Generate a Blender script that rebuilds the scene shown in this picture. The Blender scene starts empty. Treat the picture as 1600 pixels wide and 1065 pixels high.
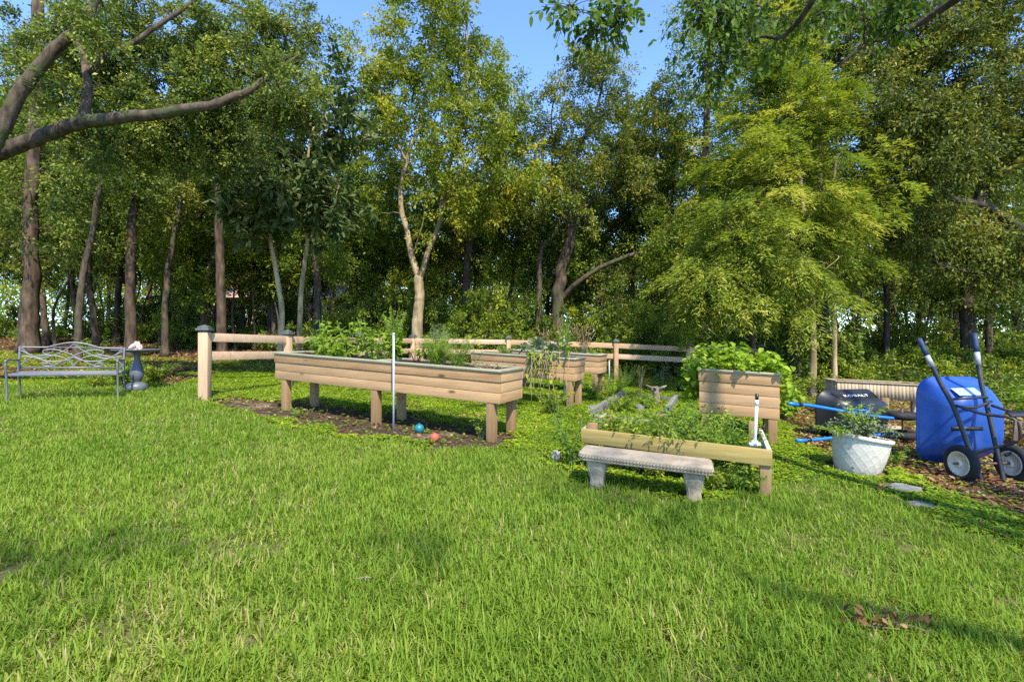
import bpy, math, random
import numpy as np
from mathutils import Vector, Matrix
random.seed(7); rng = np.random.default_rng(7)
S = bpy.context.scene; COL = S.collection
R_ = math.radians

# ------------------------------------------------------------------ camera
F = 780.0; CX = 800.0; CY = 532.5; H = 1.4            # pinhole of the 1600x1065 photograph
cam = bpy.data.cameras.new("camera"); co = bpy.data.objects.new("camera", cam); COL.objects.link(co)
co.location = (0, 0, H); co.rotation_euler = (R_(90), 0, 0)
cam.sensor_width = 36; cam.lens = 36 * F / 1600; cam.clip_start = 0.05; cam.clip_end = 2000
S.camera = co
# ------------------------------------------------------------------ sky, sun, exposure
SUN_EL = R_(53); SUN_AZ = R_(160)                      # azimuth clockwise from +Y: behind the camera, to the right
W = bpy.data.worlds.new("World"); S.world = W; W.use_nodes = True
nt = W.node_tree; bg = nt.nodes["Background"]
sky = nt.nodes.new("ShaderNodeTexSky"); sky.sky_type = 'NISHITA'; sky.sun_disc = False
sky.sun_elevation = SUN_EL; sky.sun_rotation = SUN_AZ; sky.air_density = 0.85; sky.dust_density = 0.1; sky.ozone_density = 7.0; sky.altitude = 1200
nt.links.new(sky.outputs[0], bg.inputs[0]); bg.inputs[1].default_value = 0.15
sl = bpy.data.lights.new("sun", 'SUN'); so = bpy.data.objects.new("sun", sl); COL.objects.link(so)
sl.energy = 2.5; sl.angle = R_(0.9); sl.color = (1, .93, .80)
sd = Vector((math.sin(SUN_AZ) * math.cos(SUN_EL), math.cos(SUN_AZ) * math.cos(SUN_EL), math.sin(SUN_EL)))
so.rotation_euler = sd.to_track_quat('Z', 'Y').to_euler()
so.location = sd * 60
S.view_settings.view_transform = 'Standard'; S.view_settings.look = 'None'
S.view_settings.exposure = 1.8; S.view_settings.gamma = 1.0
S.cycles.max_bounces = 7; S.cycles.diffuse_bounces = 3; S.cycles.glossy_bounces = 2; S.cycles.transmission_bounces = 4
S.cycles.use_denoising = False   # leaves and blades stay crisp
S.cycles.sample_clamp_indirect = 4; S.cycles.use_adaptive_sampling = False

# ------------------------------------------------------------------ ground function and un-projection
GA, GB = -0.038, 0.027
def sat(x):
    x = np.asarray(x, float); ax = np.abs(x)
    return np.sign(x) * np.where(ax < 22, ax, 22 + 10 * (1 - np.exp(-np.maximum(ax - 22, 0) / 10)))
def gz(x, y): return GA * sat(x) + GB * sat(y)
def G(px, py):
    u = (px - CX) / F; w = (CY - py) / F; t = H / (GA * u + GB - w)
    return np.array([u * t, t, H + w * t])
def at(px, py, Y): return np.array([(px - CX) / F * Y, Y, H + (CY - py) / F * Y])
def on(px, Y):
    x = (px - CX) / F * Y; return np.array([x, Y, float(gz(x, Y))])
def vnoise(x, y, sc, seed):
    r = np.random.default_rng(seed).random((64, 64))
    x = np.asarray(x) / sc + 1000; y = np.asarray(y) / sc + 1000
    i = np.floor(x).astype(int); j = np.floor(y).astype(int); fx = x - i; fy = y - j
    fx = fx * fx * (3 - 2 * fx); fy = fy * fy * (3 - 2 * fy)
    g = lambda a, b: r[a % 64, b % 64]
    return (g(i, j) * (1 - fx) + g(i + 1, j) * fx) * (1 - fy) + (g(i, j + 1) * (1 - fx) + g(i + 1, j + 1) * fx) * fy
def inpoly(x, y, poly):
    x = np.asarray(x); y = np.asarray(y); c = np.zeros(x.shape, bool); n = len(poly)
    for k in range(n):
        x0, y0 = poly[k][:2]; x1, y1 = poly[k - 1][:2]
        with np.errstate(divide='ignore', invalid='ignore'):
            c ^= ((y0 > y) != (y1 > y)) & (x < (x1 - x0) * (y - y0) / (y1 - y0 + 1e-12) + x0)
    return c
def nrm(v): return v / (np.linalg.norm(v, axis=-1, keepdims=True) + 1e-9)

# ------------------------------------------------------------------ materials
def newmat(name):
    m = bpy.data.materials.new(name); m.use_nodes = True
    return m, m.node_tree, m.node_tree.nodes["Principled BSDF"]
def ramp(t, fac, stops):
    r = t.nodes.new("ShaderNodeValToRGB"); e = r.color_ramp.elements
    while len(e) < len(stops): e.new(0.5)
    for k, (p, c) in enumerate(stops): e[k].position = p; e[k].color = (*c, 1)
    t.links.new(fac, r.inputs[0]); return r.outputs[0]
def attr(t, name):
    a = t.nodes.new("ShaderNodeAttribute"); a.attribute_name = name; return a.outputs["Fac"]
def noise(t, sc, det=4, rough=.55, vec=None, scale3=None, coord="Object"):
    tc = t.nodes.new("ShaderNodeTexCoord"); v = tc.outputs[coord]
    if scale3:
        mp = t.nodes.new("ShaderNodeMapping"); mp.inputs["Scale"].default_value = scale3
        t.links.new(v, mp.inputs[0]); v = mp.outputs[0]
    n = t.nodes.new("ShaderNodeTexNoise"); n.inputs["Scale"].default_value = sc; n.inputs["Detail"].default_value = det
    n.inputs["Roughness"].default_value = rough; t.links.new(v, n.inputs["Vector"]); return n.outputs["Fac"]
def mathn(t, op, a, b):
    m = t.nodes.new("ShaderNodeMath"); m.operation = op
    for k, v in enumerate((a, b)):
        if isinstance(v, (int, float)): m.inputs[k].default_value = v
        else: t.links.new(v, m.inputs[k])
    return m.outputs[0]
def mix(t, fac, a, b, mode='MIX'):
    m = t.nodes.new("ShaderNodeMix"); m.data_type = 'RGBA'; m.blend_type = mode
    if isinstance(fac, (int, float)): m.inputs[0].default_value = fac
    else: t.links.new(fac, m.inputs[0])
    for k, v in ((6, a), (7, b)):
        if isinstance(v, tuple): m.inputs[k].default_value = (*v, 1)
        else: t.links.new(v, m.inputs[k])
    return m.outputs[2]
def bump(t, h, strength, dist, b):
    n = t.nodes.new("ShaderNodeBump"); n.inputs["Strength"].default_value = strength; n.inputs["Distance"].default_value = dist
    t.links.new(h, n.inputs["Height"]); t.links.new(n.outputs[0], b.inputs["Normal"])
def mat_leaf(name, stops, trans=.35, rough=.5, spec=.3, tint=(1.25, 1.25, .55)):
    m, t, b = newmat(name)
    c = ramp(t, attr(t, "rnd"), stops); t.links.new(c, b.inputs["Base Color"])
    b.inputs["Roughness"].default_value = min(.7, rough + .12); b.inputs["Specular IOR Level"].default_value = spec * .42
    tr = t.nodes.new("ShaderNodeBsdfTranslucent"); t.links.new(mix(t, 1.0, c, tint, 'MULTIPLY'), tr.inputs[0])
    mx = t.nodes.new("ShaderNodeMixShader"); mx.inputs[0].default_value = trans
    t.links.new(b.outputs[0], mx.inputs[1]); t.links.new(tr.outputs[0], mx.inputs[2])
    t.links.new(mx.outputs[0], t.nodes["Material Output"].inputs[0]); return m
def mat_bark(name, c0, c1, sc=9, bs=.8, moss=None):
    m, t, b = newmat(name)
    f = noise(t, sc, 6, .65, scale3=(1, 1, .28)); c = ramp(t, f, [(.38, c0), (.64, c1)])
    if moss:
        f2 = noise(t, 2.2, 3); k = ramp(t, f2, [(.5, (0, 0, 0)), (.64, (1, 1, 1))]); c = mix(t, k, c, moss)
    t.links.new(c, b.inputs["Base Color"]); b.inputs["Roughness"].default_value = .9
    b.inputs["Specular IOR Level"].default_value = .15
    bump(t, f, bs, .03, b); return m
def mat_wood(name, c0, c1, c2, axis=0, green=None, knots=True):
    """boards: long grain along the local axis, a shade per board, knots, weather streaks"""
    m, t, b = newmat(name)
    s = [14, 14, 14]; s[axis] = .9
    f = noise(t, 2.6, 6, .62, scale3=tuple(s)); c = ramp(t, f, [(.28, c0), (.55, c1), (.78, c2)])
    s2 = [9, 9, 9]; s2[axis] = 1.1
    f3 = noise(t, 1.3, 5, .6, scale3=tuple(s2)); c = mix(t, ramp(t, f3, [(.40, (0, 0, 0)), (.68, (.75, .75, .75))]), c, tuple(x * .55 for x in c0))
    r = attr(t, "rnd"); c = mix(t, .5, c, ramp(t, r, [(0, c0), (.5, c1), (1, c2)]))
    if knots:
        tc = t.nodes.new("ShaderNodeTexCoord"); mp = t.nodes.new("ShaderNodeMapping")
        s4 = [7, 7, 7]; s4[axis] = 2.4; s4[1 if axis == 0 else 0] = .05; mp.inputs["Scale"].default_value = s4; t.links.new(tc.outputs["Object"], mp.inputs[0])
        v = t.nodes.new("ShaderNodeTexVoronoi"); v.inputs["Scale"].default_value = .8; t.links.new(mp.outputs[0], v.inputs["Vector"])
        c = mix(t, ramp(t, v.outputs["Distance"], [(.06, (.85, .85, .85)), (.15, (0, 0, 0))]), c, (.075, .038, .018))
    if green:
        c = mix(t, ramp(t, noise(t, 1.7, 4), [(.45, (0, 0, 0)), (.7, (.6, .6, .6))]), c, green)
    t.links.new(c, b.inputs["Base Color"]); b.inputs["Roughness"].default_value = .82; b.inputs["Specular IOR Level"].default_value = .2
    bump(t, f, .45, .006, b); return m
def mat_plain(name, c, rough=.5, metal=0, var=.25, sc=12, spec=.4, dirt=None, bs=.0, coat=0):
    m, t, b = newmat(name)
    f = noise(t, sc, 5, .6); cc = ramp(t, f, [(.3, tuple(x * (1 - var) for x in c)), (.7, tuple(min(1, x * (1 + var)) for x in c))])
    if dirt:
        cc = mix(t, ramp(t, noise(t, sc * .45, 6, .7), [(.5, (0, 0, 0)), (.68, (.8, .8, .8))]), cc, dirt)
    t.links.new(cc, b.inputs["Base Color"]); b.inputs["Metallic"].default_value = metal
    t.links.new(ramp(t, f, [(.2, (rough * .8,) * 3), (.8, (min(1, rough * 1.2),) * 3)]), b.inputs["Roughness"])
    b.inputs["Specular IOR Level"].default_value = spec; b.inputs["Coat Weight"].default_value = coat
    if bs: bump(t, noise(t, sc * 3, 5, .65), bs, .01, b)
    return m
M = {}
M['oak'] = mat_leaf("oak_leaves", [(0, (0.049, 0.081, 0.013)), (.35, (0.108, 0.160, 0.022)), (.7, (0.204, 0.254, 0.036)), (1, (0.383, 0.385, 0.066))], .3, .38, .5)
M['olive'] = mat_leaf("olive_leaves", [(0, (0.058, 0.078, 0.012)), (.4, (0.118, 0.151, 0.021)), (.75, (0.218, 0.239, 0.034)), (1, (0.361, 0.315, 0.057))], .32, .42, .45)
M['myrtle'] = mat_leaf("yellow_green_leaves", [(0, (0.089, 0.132, 0.013)), (.4, (0.178, 0.225, 0.020)), (.75, (0.308, 0.333, 0.033)), (1, (0.486, 0.388, 0.047))], .4, .42, .4)
M['feather'] = mat_leaf("feathery_leaves", [(0, (0.090, 0.141, 0.022)), (.35, (0.179, 0.243, 0.033)), (.7, (0.302, 0.353, 0.048)), (1, (0.495, 0.461, 0.099))], .42, .5, .25)
M['loquat'] = mat_leaf("big_glossy_leaves", [(0, (0.036, 0.064, 0.015)), (.5, (0.080, 0.119, 0.032)), (1, (0.192, 0.205, 0.076))], .2, .46, .4)
M['dark'] = mat_leaf("dark_leaves", [(0, (0.050, 0.087, 0.012)), (.5, (0.115, 0.172, 0.020)), (1, (0.265, 0.325, 0.032))], .28, .42, .4)
M['mid'] = mat_leaf("mid_green_leaves", [(0, (0.073, 0.121, 0.013)), (.5, (0.169, 0.227, 0.021)), (1, (0.374, 0.393, 0.036))], .35, .45, .4)
M['fresh'] = mat_leaf("fresh_green_leaves", [(0, (0.072, 0.143, 0.013)), (.5, (0.137, 0.239, 0.022)), (1, (0.258, 0.374, 0.038))], .45, .4, .4)
M['maple'] = mat_leaf("maple_leaves", [(0, (0.044, 0.088, 0.013)), (.5, (0.088, 0.156, 0.022)), (1, (0.175, 0.250, 0.039))], .45, .45, .3)
M['garden'] = mat_leaf("garden_leaves", [(0, (0.086, 0.158, 0.015)), (.5, (0.186, 0.277, 0.025)), (1, (0.343, 0.409, 0.050))], .4, .42, .4)
M['vine'] = mat_leaf("vine_leaves", [(0, (0.115, 0.205, 0.015)), (.5, (0.218, 0.335, 0.025)), (1, (0.345, 0.443, 0.050))], .4, .42, .35)
M['grey_herb'] = mat_leaf("grey_green_leaves", [(0, (.07, .105, .055)), (.5, (.13, .17, .09)), (1, (.22, .26, .15))], .25, .6, .2)
M['dry'] = mat_leaf("dry_leaves", [(0, (.10, .055, .022)), (.5, (.19, .12, .045)), (1, (.32, .24, .10))], .25, .7, .15)
M['cover'] = mat_leaf("ground_cover_leaves", [(0, (0.101, 0.182, 0.013)), (.5, (0.220, 0.330, 0.023)), (1, (0.400, 0.480, 0.040))], .38, .45, .35)
M['grass'] = mat_leaf("grass_blades", [(0, (.50, .42, .20)), (.045, (.40, .39, .12)), (.09, (.33, .385, .06)), (.5, (.215, .32, .036)), (1, (.13, .235, .024))], .44, .5, .3, (1.25, 1.2, .5))
M['litter'] = mat_leaf("fallen_leaves", [(0, (.09, .04, .018)), (.5, (.20, .10, .045)), (.85, (.32, .19, .09)), (1, (.42, .33, .2))], .12, .75, .15, (1, 1, 1))
M['bark_oak'] = mat_bark("oak_bark", (.038, .028, .019), (.135, .098, .068), 9, 1.0, (.075, .08, .035))
M['bark_dark'] = mat_bark("dark_bark", (.030, .023, .017), (.10, .078, .058), 8, 1.0)
M['bark_pine'] = mat_bark("reddish_bark", (.034, .023, .015), (.135, .092, .06), 7, 1.0)
M['bark_pale'] = mat_bark("pale_bark", (.17, .12, .06), (.44, .33, .19), 5, .5)
M['stem'] = mat_plain("green_stems", (.16, .20, .06), .6)
M['stem_dry'] = mat_plain("dry_stems", (.36, .28, .15), .8)
M['stem_red'] = mat_plain("red_stems", (.11, .012, .016), .45)
M['bedwood'] = mat_wood("cedar_boards", (0.287, 0.161, 0.070), (0.448, 0.269, 0.129), (0.554, 0.361, 0.194), 0)
M['bedrim'] = mat_wood("grey_green_rim", (.24, .22, .14), (.37, .34, .225), (.47, .44, .32), 0, knots=False)
M['legwood'] = mat_wood("post_timber", (0.229, 0.135, 0.062), (0.344, 0.214, 0.103), (0.430, 0.287, 0.157), 2)
M['fencewood'] = mat_wood("fence_boards", (0.401, 0.244, 0.132), (0.573, 0.373, 0.228), (0.668, 0.478, 0.321), 0)
M['fencepost'] = mat_wood("fence_posts", (0.381, 0.235, 0.124), (0.554, 0.364, 0.215), (0.649, 0.460, 0.305), 2)
M['plotwood'] = mat_wood("treated_boards", (.27, .19, .055), (.42, .315, .11), (.53, .42, .19), 0, (.24, .22, .07))
M['oldwood'] = mat_wood("weathered_boards", (.13, .12, .10), (.27, .25, .22), (.42, .40, .36), 0)
M['boxwood'] = mat_wood("planter_slats", (.30, .22, .13), (.42, .32, .20), (.52, .42, .29), 2, knots=False)
M['soil'] = mat_plain("potting_soil", (.055, .036, .024), .95, var=.6, sc=30, spec=.1, bs=.8)
M['benchmetal'] = mat_plain("grey_painted_metal", (.175, .172, .178), .42, .35, .12, 20)
M['bathstone'] = mat_plain("blue_grey_glaze", (.115, .12, .135), .42, 0, .15, 8, .5)
M['figure'] = mat_plain("pinkish_cast_stone", (.52, .36, .31), .8, 0, .35, 30)
M['cap'] = mat_plain("grey_green_metal_cap", (.12, .13, .115), .5, .3, .2)
M['concrete'] = mat_plain("aged_concrete", (.355, .285, .20), .9, 0, .35, 5, .2, (.13, .098, .066), .8)
M['potwhite'] = mat_plain("white_glazed_clay", (.55, .515, .425), .65, 0, .10, 9, .3, (.36, .325, .25), .15)
M['pvc'] = mat_plain("white_plastic_pipe", (.72, .71, .67), .4, 0, .08, 10)
M['stake'] = mat_plain("grey_white_stake", (.55, .56, .58), .4, .2, .1, 10)
M['blackplastic'] = mat_plain("black_plastic", (.014, .014, .015), .36, 0, .3, 6, .5)
M['blacksteel'] = mat_plain("black_painted_steel", (.018, .020, .026), .42, .2, .3, 14, .5, (.055, .045, .038))
M['rust'] = mat_plain("rusty_steel", (.17, .105, .07), .75, .3, .35, 25)
M['rubber'] = mat_plain("black_rubber", (.022, .022, .023), .8, 0, .3, 20, .25, (.06, .052, .043))
M['rim'] = mat_plain("cream_plastic_rim", (.62, .575, .46), .5, 0, .12, 9, .4, (.36, .31, .22))
M['bluetray'] = mat_plain("blue_plastic_tray", (.011, .066, .31), .42, 0, .12, 5, .45, (.05, .11, .30))
M['bluepaint'] = mat_plain("blue_painted_tube", (.016, .17, .58), .35, 0, .12, 8, .5)
M['sticker'] = mat_plain("pale_blue_sticker", (.30, .44, .68), .4, 0, .2, 30)
M['white'] = mat_plain("white_print", (.8, .8, .8), .5, 0, .05)
M['teal'] = mat_plain("teal_rubber", (.015, .17, .21), .4, 0, .2)
M['red'] = mat_plain("coral_red_rubber", (.62, .10, .06), .5, 0, .2, 18)
M['stone'] = mat_plain("grey_flagstone", (.17, .17, .16), .9, 0, .35, 9, .2, (.09, .09, .07), .6)
M['palestone'] = mat_plain("pale_rough_stone", (.40, .35, .30), .9, 0, .4, 18, .2, (.13, .11, .09), .8)
M['twig'] = mat_plain("brown_twig", (.20, .12, .075), .85, 0, .4, 25)
M['driftwood'] = mat_plain("bleached_wood", (.28, .21, .15), .9, 0, .4, 14, .15, (.12, .085, .06), .7)
M['clay'] = mat_plain("terracotta", (.33, .16, .09), .85, 0, .25, 14)
M['wall'] = mat_plain("tan_stucco", (.58, .48, .35), .9, 0, .08, 3)
M['roof'] = mat_plain("pink_roof_tiles", (.46, .30, .25), .9, 0, .2, 6)
M['glass'] = mat_plain("dark_window_glass", (.03, .035, .04), .12, 0, .1, 3)
M['tarp'] = mat_plain("black_tarpaulin", (.012, .012, .014), .5, 0, .4, 6)
M['trim'] = mat_plain("white_trim", (.7, .68, .63), .6, 0, .06)

# ------------------------------------------------------------------ mesh builder
SHEAR = [0.0, 0.0]
class MB:
    def __init__(s): s.V = []; s.Q = []; s.T = []; s.R = []; s.n = 0
    def add(s, V, Q=None, T=None, r=None):
        V = np.asarray(V, float).reshape(-1, 3)
        if r is None: r = random.random()
        s.R.append(np.full(len(V), r) if np.isscalar(r) else np.asarray(r, float)); s.V.append(V)
        if Q is not None and len(Q): s.Q.append(np.asarray(Q, int).reshape(-1, 4) + s.n)
        if T is not None and len(T): s.T.append(np.asarray(T, int).reshape(-1, 3) + s.n)
        s.n += len(V); return s
    def box(s, c, d, R=None, r=None):
        x, y, z = [k / 2 for k in d]
        V = np.array([[-x, -y, -z], [x, -y, -z], [x, y, -z], [-x, y, -z], [-x, -y, z], [x, -y, z], [x, y, z], [-x, y, z]])
        if R is not None: V = V @ np.asarray(R).T
        return s.add(V + np.asarray(c), [[0, 3, 2, 1], [4, 5, 6, 7], [0, 1, 5, 4], [1, 2, 6, 5], [2, 3, 7, 6], [3, 0, 4, 7]], r=r)
    def beam(s, p0, p1, w, h, up=(0, 0, 1), r=None):
        p0 = np.asarray(p0, float); p1 = np.asarray(p1, float); d = p1 - p0; L = np.linalg.norm(d); d = d / L
        u = np.asarray(up, float); a = nrm(np.cross(u, d)); u2 = np.cross(d, a)
        return s.box((p0 + p1) / 2, (L, w, h), np.stack([d, a, u2], 1), r)
    def tube(s, P, rad, k=8, cap=True, r=None, flat=None):
        P = np.asarray(P, float); n = len(P); rad = np.broadcast_to(np.asarray(rad, float), (n,))
        t = np.gradient(P, axis=0); t = nrm(t)
        m = np.abs(nrm(t.mean(0)[None])[0]); ref = np.eye(3)[int(np.argmin(m))]
        a = nrm(np.cross(t, ref)); b = np.cross(t, a)
        th = np.linspace(0, 2 * np.pi, k, endpoint=False)
        V = (P[:, None] + rad[:, None, None] * (np.cos(th)[None, :, None] * a[:, None] + np.sin(th)[None, :, None] * b[:, None])).reshape(-1, 3)
        i = np.arange(n - 1)[:, None] * k; j = np.arange(k)[None]; j2 = (j + 1) % k
        Q = np.stack([i + j, i + j2, i + k + j2, i + k + j], -1).reshape(-1, 4); T = []
        if cap:
            V = np.vstack([V, P[0], P[-1]]); c0 = n * k
            T = [[c0, (q + 1) % k, q] for q in range(k)] + [[c0 + 1, (n - 1) * k + q, (n - 1) * k + (q + 1) % k] for q in range(k)]
        return s.add(V, Q, T, r)
    def loft(s, rings, cap0=True, cap1=True, r=None):
        rings = np.asarray(rings, float); n, k = rings.shape[:2]; V = rings.reshape(-1, 3)
        i = np.arange(n - 1)[:, None] * k; j = np.arange(k)[None]; j2 = (j + 1) % k
        Q = np.stack([i + j, i + j2, i + k + j2, i + k + j], -1).reshape(-1, 4); T = []
        if cap0: V = np.vstack([V, rings[0].mean(0)]); T += [[len(V) - 1, (q + 1) % k, q] for q in range(k)]
        if cap1: V = np.vstack([V, rings[-1].mean(0)]); T += [[len(V) - 1, (n - 1) * k + q, (n - 1) * k + (q + 1) % k] for q in range(k)]
        return s.add(V, Q, T, r)
    def lathe(s, prof, k=32, c=(0, 0, 0), R=None, cap0=True, cap1=True, r=None, fn=None):
        th = np.linspace(0, 2 * np.pi, k, endpoint=False); rings = []
        for (rr, z) in prof:
            q = rr if fn is None else rr + fn(th, z)
            rings.append(np.stack([q * np.cos(th), q * np.sin(th), np.full(k, z)], -1))
        A = np.array(rings)
        if R is not None: A = A @ np.asarray(R).T
        return s.loft(A + np.asarray(c), cap0, cap1, r)
    def ball(s, c, rad, nu=14, nv=9, R=None, r=None):
        ph = np.linspace(-np.pi / 2 + .12, np.pi / 2 - .12, nv); th = np.linspace(0, 2 * np.pi, nu, endpoint=False)
        A = np.stack([np.cos(ph)[:, None] * np.cos(th), np.cos(ph)[:, None] * np.sin(th), np.sin(ph)[:, None] + 0 * th], -1) * np.asarray(rad)
        if R is not None: A = A @ np.asarray(R).T
        return s.loft(A + np.asarray(c), r=r)
    def leaves(s, P, D, L, Wd, rnd, up=.4, fold=.12, rich=False, droop=0.0):
        P = np.asarray(P, float); n = len(P); D = nrm(np.asarray(D, float))
        L = np.broadcast_to(np.asarray(L, float), (n,))[:, None]; Wd = np.broadcast_to(np.asarray(Wd, float), (n,))[:, None]
        N = nrm(rng.normal(size=(n, 3))) * (1 - up) + np.array([0, 0, 1.]) * up
        N = N - (N * D).sum(1, keepdims=True) * D; N = nrm(N); Sd = np.cross(N, D); Z = np.array([0, 0, 1.])
        rnd = np.broadcast_to(np.asarray(rnd, float), (n,))
        o = np.arange(n)[:, None]
        if rich:
            A = [P, P + D * L * .3 + Sd * Wd * .46 + N * Wd * fold, P + D * L * .66 + Sd * Wd * .40 + N * Wd * fold - Z * L * droop * .4,
                 P + D * L - Z * L * droop, P + D * L * .66 - Sd * Wd * .40 + N * Wd * fold - Z * L * droop * .4, P + D * L * .3 - Sd * Wd * .46 + N * Wd * fold]
            V = np.stack(A, 1).reshape(-1, 3)
            Q = np.concatenate([o * 6 + np.array([0, 1, 2, 3]), o * 6 + np.array([0, 3, 4, 5])])
            return s.add(V, Q, None, np.repeat(rnd, 6))
        A = [P, P + D * L * .45 + Sd * Wd * .5 + N * Wd * fold, P + D * L - Z * L * droop, P + D * L * .45 - Sd * Wd * .5 + N * Wd * fold]
        V = np.stack(A, 1).reshape(-1, 3)
        return s.add(V, o * 4 + np.arange(4), None, np.repeat(rnd, 4))
    def build(s, name, mat, parent=None, smooth=False, bevel=0, origin=None, sub=0):
        V = np.concatenate(s.V)
        if origin is not None: V = V - np.asarray(origin)
        if SHEAR[0] or SHEAR[1]: V = V.copy(); V[:, 2] += SHEAR[0] * V[:, 0] + SHEAR[1] * V[:, 1]
        Q = np.concatenate(s.Q) if s.Q else np.zeros((0, 4), int); T = np.concatenate(s.T) if s.T else np.zeros((0, 3), int)
        me = bpy.data.meshes.new(name); me.vertices.add(len(V)); me.vertices.foreach_set("co", V.astype(np.float32).ravel())
        nl = Q.size + T.size; me.loops.add(nl); me.loops.foreach_set("vertex_index", np.concatenate([Q.ravel(), T.ravel()]).astype(np.int32))
        me.polygons.add(len(Q) + len(T))
        me.polygons.foreach_set("loop_start", np.concatenate([np.arange(len(Q)) * 4, Q.size + np.arange(len(T)) * 3]).astype(np.int32))
        if smooth: me.polygons.foreach_set("use_smooth", np.ones(len(Q) + len(T), bool))
        a = me.attributes.new("rnd", 'FLOAT', 'POINT'); a.data.foreach_set("value", np.clip(np.concatenate(s.R), 0, 1).astype(np.float32))
        me.update(calc_edges=True); me.materials.append(mat)
        o = bpy.data.objects.new(name, me); COL.objects.link(o)
        if parent is not None: o.parent = parent
        if bevel:
            b = o.modifiers.new("bevel", 'BEVEL'); b.width = bevel; b.segments = 2; b.limit_method = 'ANGLE'
        if sub:
            b = o.modifiers.new("smooth", 'SUBSURF'); b.levels = sub; b.render_levels = sub
        return o
def tag(o, label=None, cat=None, group=None, kind=None):
    if label: o["label"] = label
    if cat: o["category"] = cat
    if group: o["group"] = group
    if kind: o["kind"] = kind
    return o
def thing(name, label, cat, loc, rz=0, group=None, shear=False):
    o = bpy.data.objects.new(name, None); COL.objects.link(o); o.empty_display_size = .1
    o.location = tuple(loc); o.rotation_euler = (0, 0, rz)
    c, sn = math.cos(rz), math.sin(rz)
    SHEAR[0], SHEAR[1] = (GA * c + GB * sn, -GA * sn + GB * c) if shear else (0.0, 0.0)
    return tag(o, label, cat, group)
def dup(root, loc, rz=0, sc=1.0, label=None):
    r = root.copy(); COL.objects.link(r); r.location = tuple(loc); r.rotation_euler = (0, 0, rz); r.scale = (sc, sc, sc)
    if label: r["label"] = label
    for ch in list(root.children):
        c = ch.copy(); COL.objects.link(c); c.parent = r
        for g in ch.children:
            d = g.copy(); COL.objects.link(d); d.parent = c
    return r
def curve(pts, n=8):
    """Catmull-Rom through the points"""
    P = np.asarray(pts, float); P = np.vstack([2 * P[0] - P[1], P, 2 * P[-1] - P[-2]]); out = []
    for k in range(1, len(P) - 2):
        t = np.linspace(0, 1, n, endpoint=False)[:, None]; a, b, c, d = P[k - 1], P[k], P[k + 1], P[k + 2]
        out.append(.5 * ((2 * b) + (-a + c) * t + (2 * a - 5 * b + 4 * c - d) * t ** 2 + (-a + 3 * b - 3 * c + d) * t ** 3))
    return np.vstack(out + [P[-2][None]])

# ------------------------------------------------------------------ where lawn, soil and litter lie
def gp(*pts): return [tuple(G(x, y)[:2]) for x, y in pts]
LAWN_EDGE = gp((-260, 604), (0, 604), (120, 604), (250, 594), (312, 612), (335, 640), (450, 668), (560, 690), (700, 706), (800, 716), (880, 742), (930, 766), (1085, 790), (1190, 784), (1290, 745), (1385, 770), (1440, 812), (1560, 850), (1640, 880), (2000, 1010), (2600, 1400))
LAWN = LAWN_EDGE + [(12, -4), (-20, -4)]
SOIL = gp((335, 622), (380, 622), (480, 630), (600, 645), (700, 660), (800, 676), (822, 692), (780, 708), (700, 706), (640, 694), (560, 682), (480, 664), (420, 652), (350, 640))
SOIL2 = [tuple(p) for p in ([(1.0, 7.9), (2.6, 7.6), (2.9, 9.5), (1.3, 10)])]
LITTER = gp((1225, 640), (1390, 628), (1700, 628), (1900, 680), (1900, 900), (1560, 800), (1470, 770), (1400, 735), (1340, 730), (1230, 680))
LITTER2 = gp((235, 545), (330, 560), (330, 590), (250, 604), (160, 590), (0, 600), (-60, 600), (-60, 560), (100, 585), (200, 585))
def masks(x, y):
    jx = x + .35 * (vnoise(x, y, .45, 3) - .5) + .12 * (vnoise(x, y, .12, 4) - .5); jy = y + .45 * (vnoise(x, y, .5, 5) - .5) + .12 * (vnoise(x, y, .12, 6) - .5)
    lawn = inpoly(jx, jy, LAWN); soil = inpoly(jx, jy, SOIL)
    lit = inpoly(jx, jy, LITTER) | (inpoly(jx, jy, LITTER2) & (vnoise(x, y, .5, 8) > .42))
    wood = ((y > 12.5) & (x < -5.5)) | (y > 17.5) | ((y > 10.3) & (x < -9)) | ((x > 4.5) & (y > 8.6))
    return lawn, soil, lit, wood

# ------------------------------------------------------------------ ground sheet
xs = np.concatenate([[-400, -150, -70, -40, -28], np.arange(-20, -9, .5), np.arange(-9, 9.01, .09), np.arange(9.5, 20.1, .5), [28, 40, 70, 150, 400]])
ys = np.concatenate([[-400, -150, -60, -25, -10, -5, -2], np.arange(0, 13.01, .09), np.arange(13.5, 30, .5), [34, 40, 50, 70, 150, 400, 700]])
X, Y = np.meshgrid(xs, ys); Zg = gz(X, Y)
lawn, soil, lit, wood = masks(X, Y)
Zg = Zg + .03 * (vnoise(X, Y, .9, 11) - .5) * (np.abs(X) < 12) + np.where(soil, .02 * (vnoise(X, Y, .15, 12) - .5), 0)
mb = MB(); nx = len(xs); ny = len(ys)
i = (np.arange(ny - 1)[:, None] * nx + np.arange(nx - 1)[None]).ravel()
mb.add(np.stack([X, Y, Zg], -1), np.stack([i, i + 1, i + nx + 1, i + nx], -1), r=np.where(soil, .1, np.where(lit, .4, np.where(wood, .7, 1.0))).ravel())
gm, t, b = newmat("ground_earth")
f1 = noise(t, 9, 6, .7); f2 = noise(t, 1.3, 4)
soilc = mix(t, ramp(t, f2, [(.5, (0, 0, 0)), (.66, (1, 1, 1))]), ramp(t, f1, [(.3, (.026, .017, .012)), (.7, (.11, .072, .048))]), ramp(t, f1, [(.3, (.16, .105, .07)), (.7, (.30, .21, .145))]))
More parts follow.
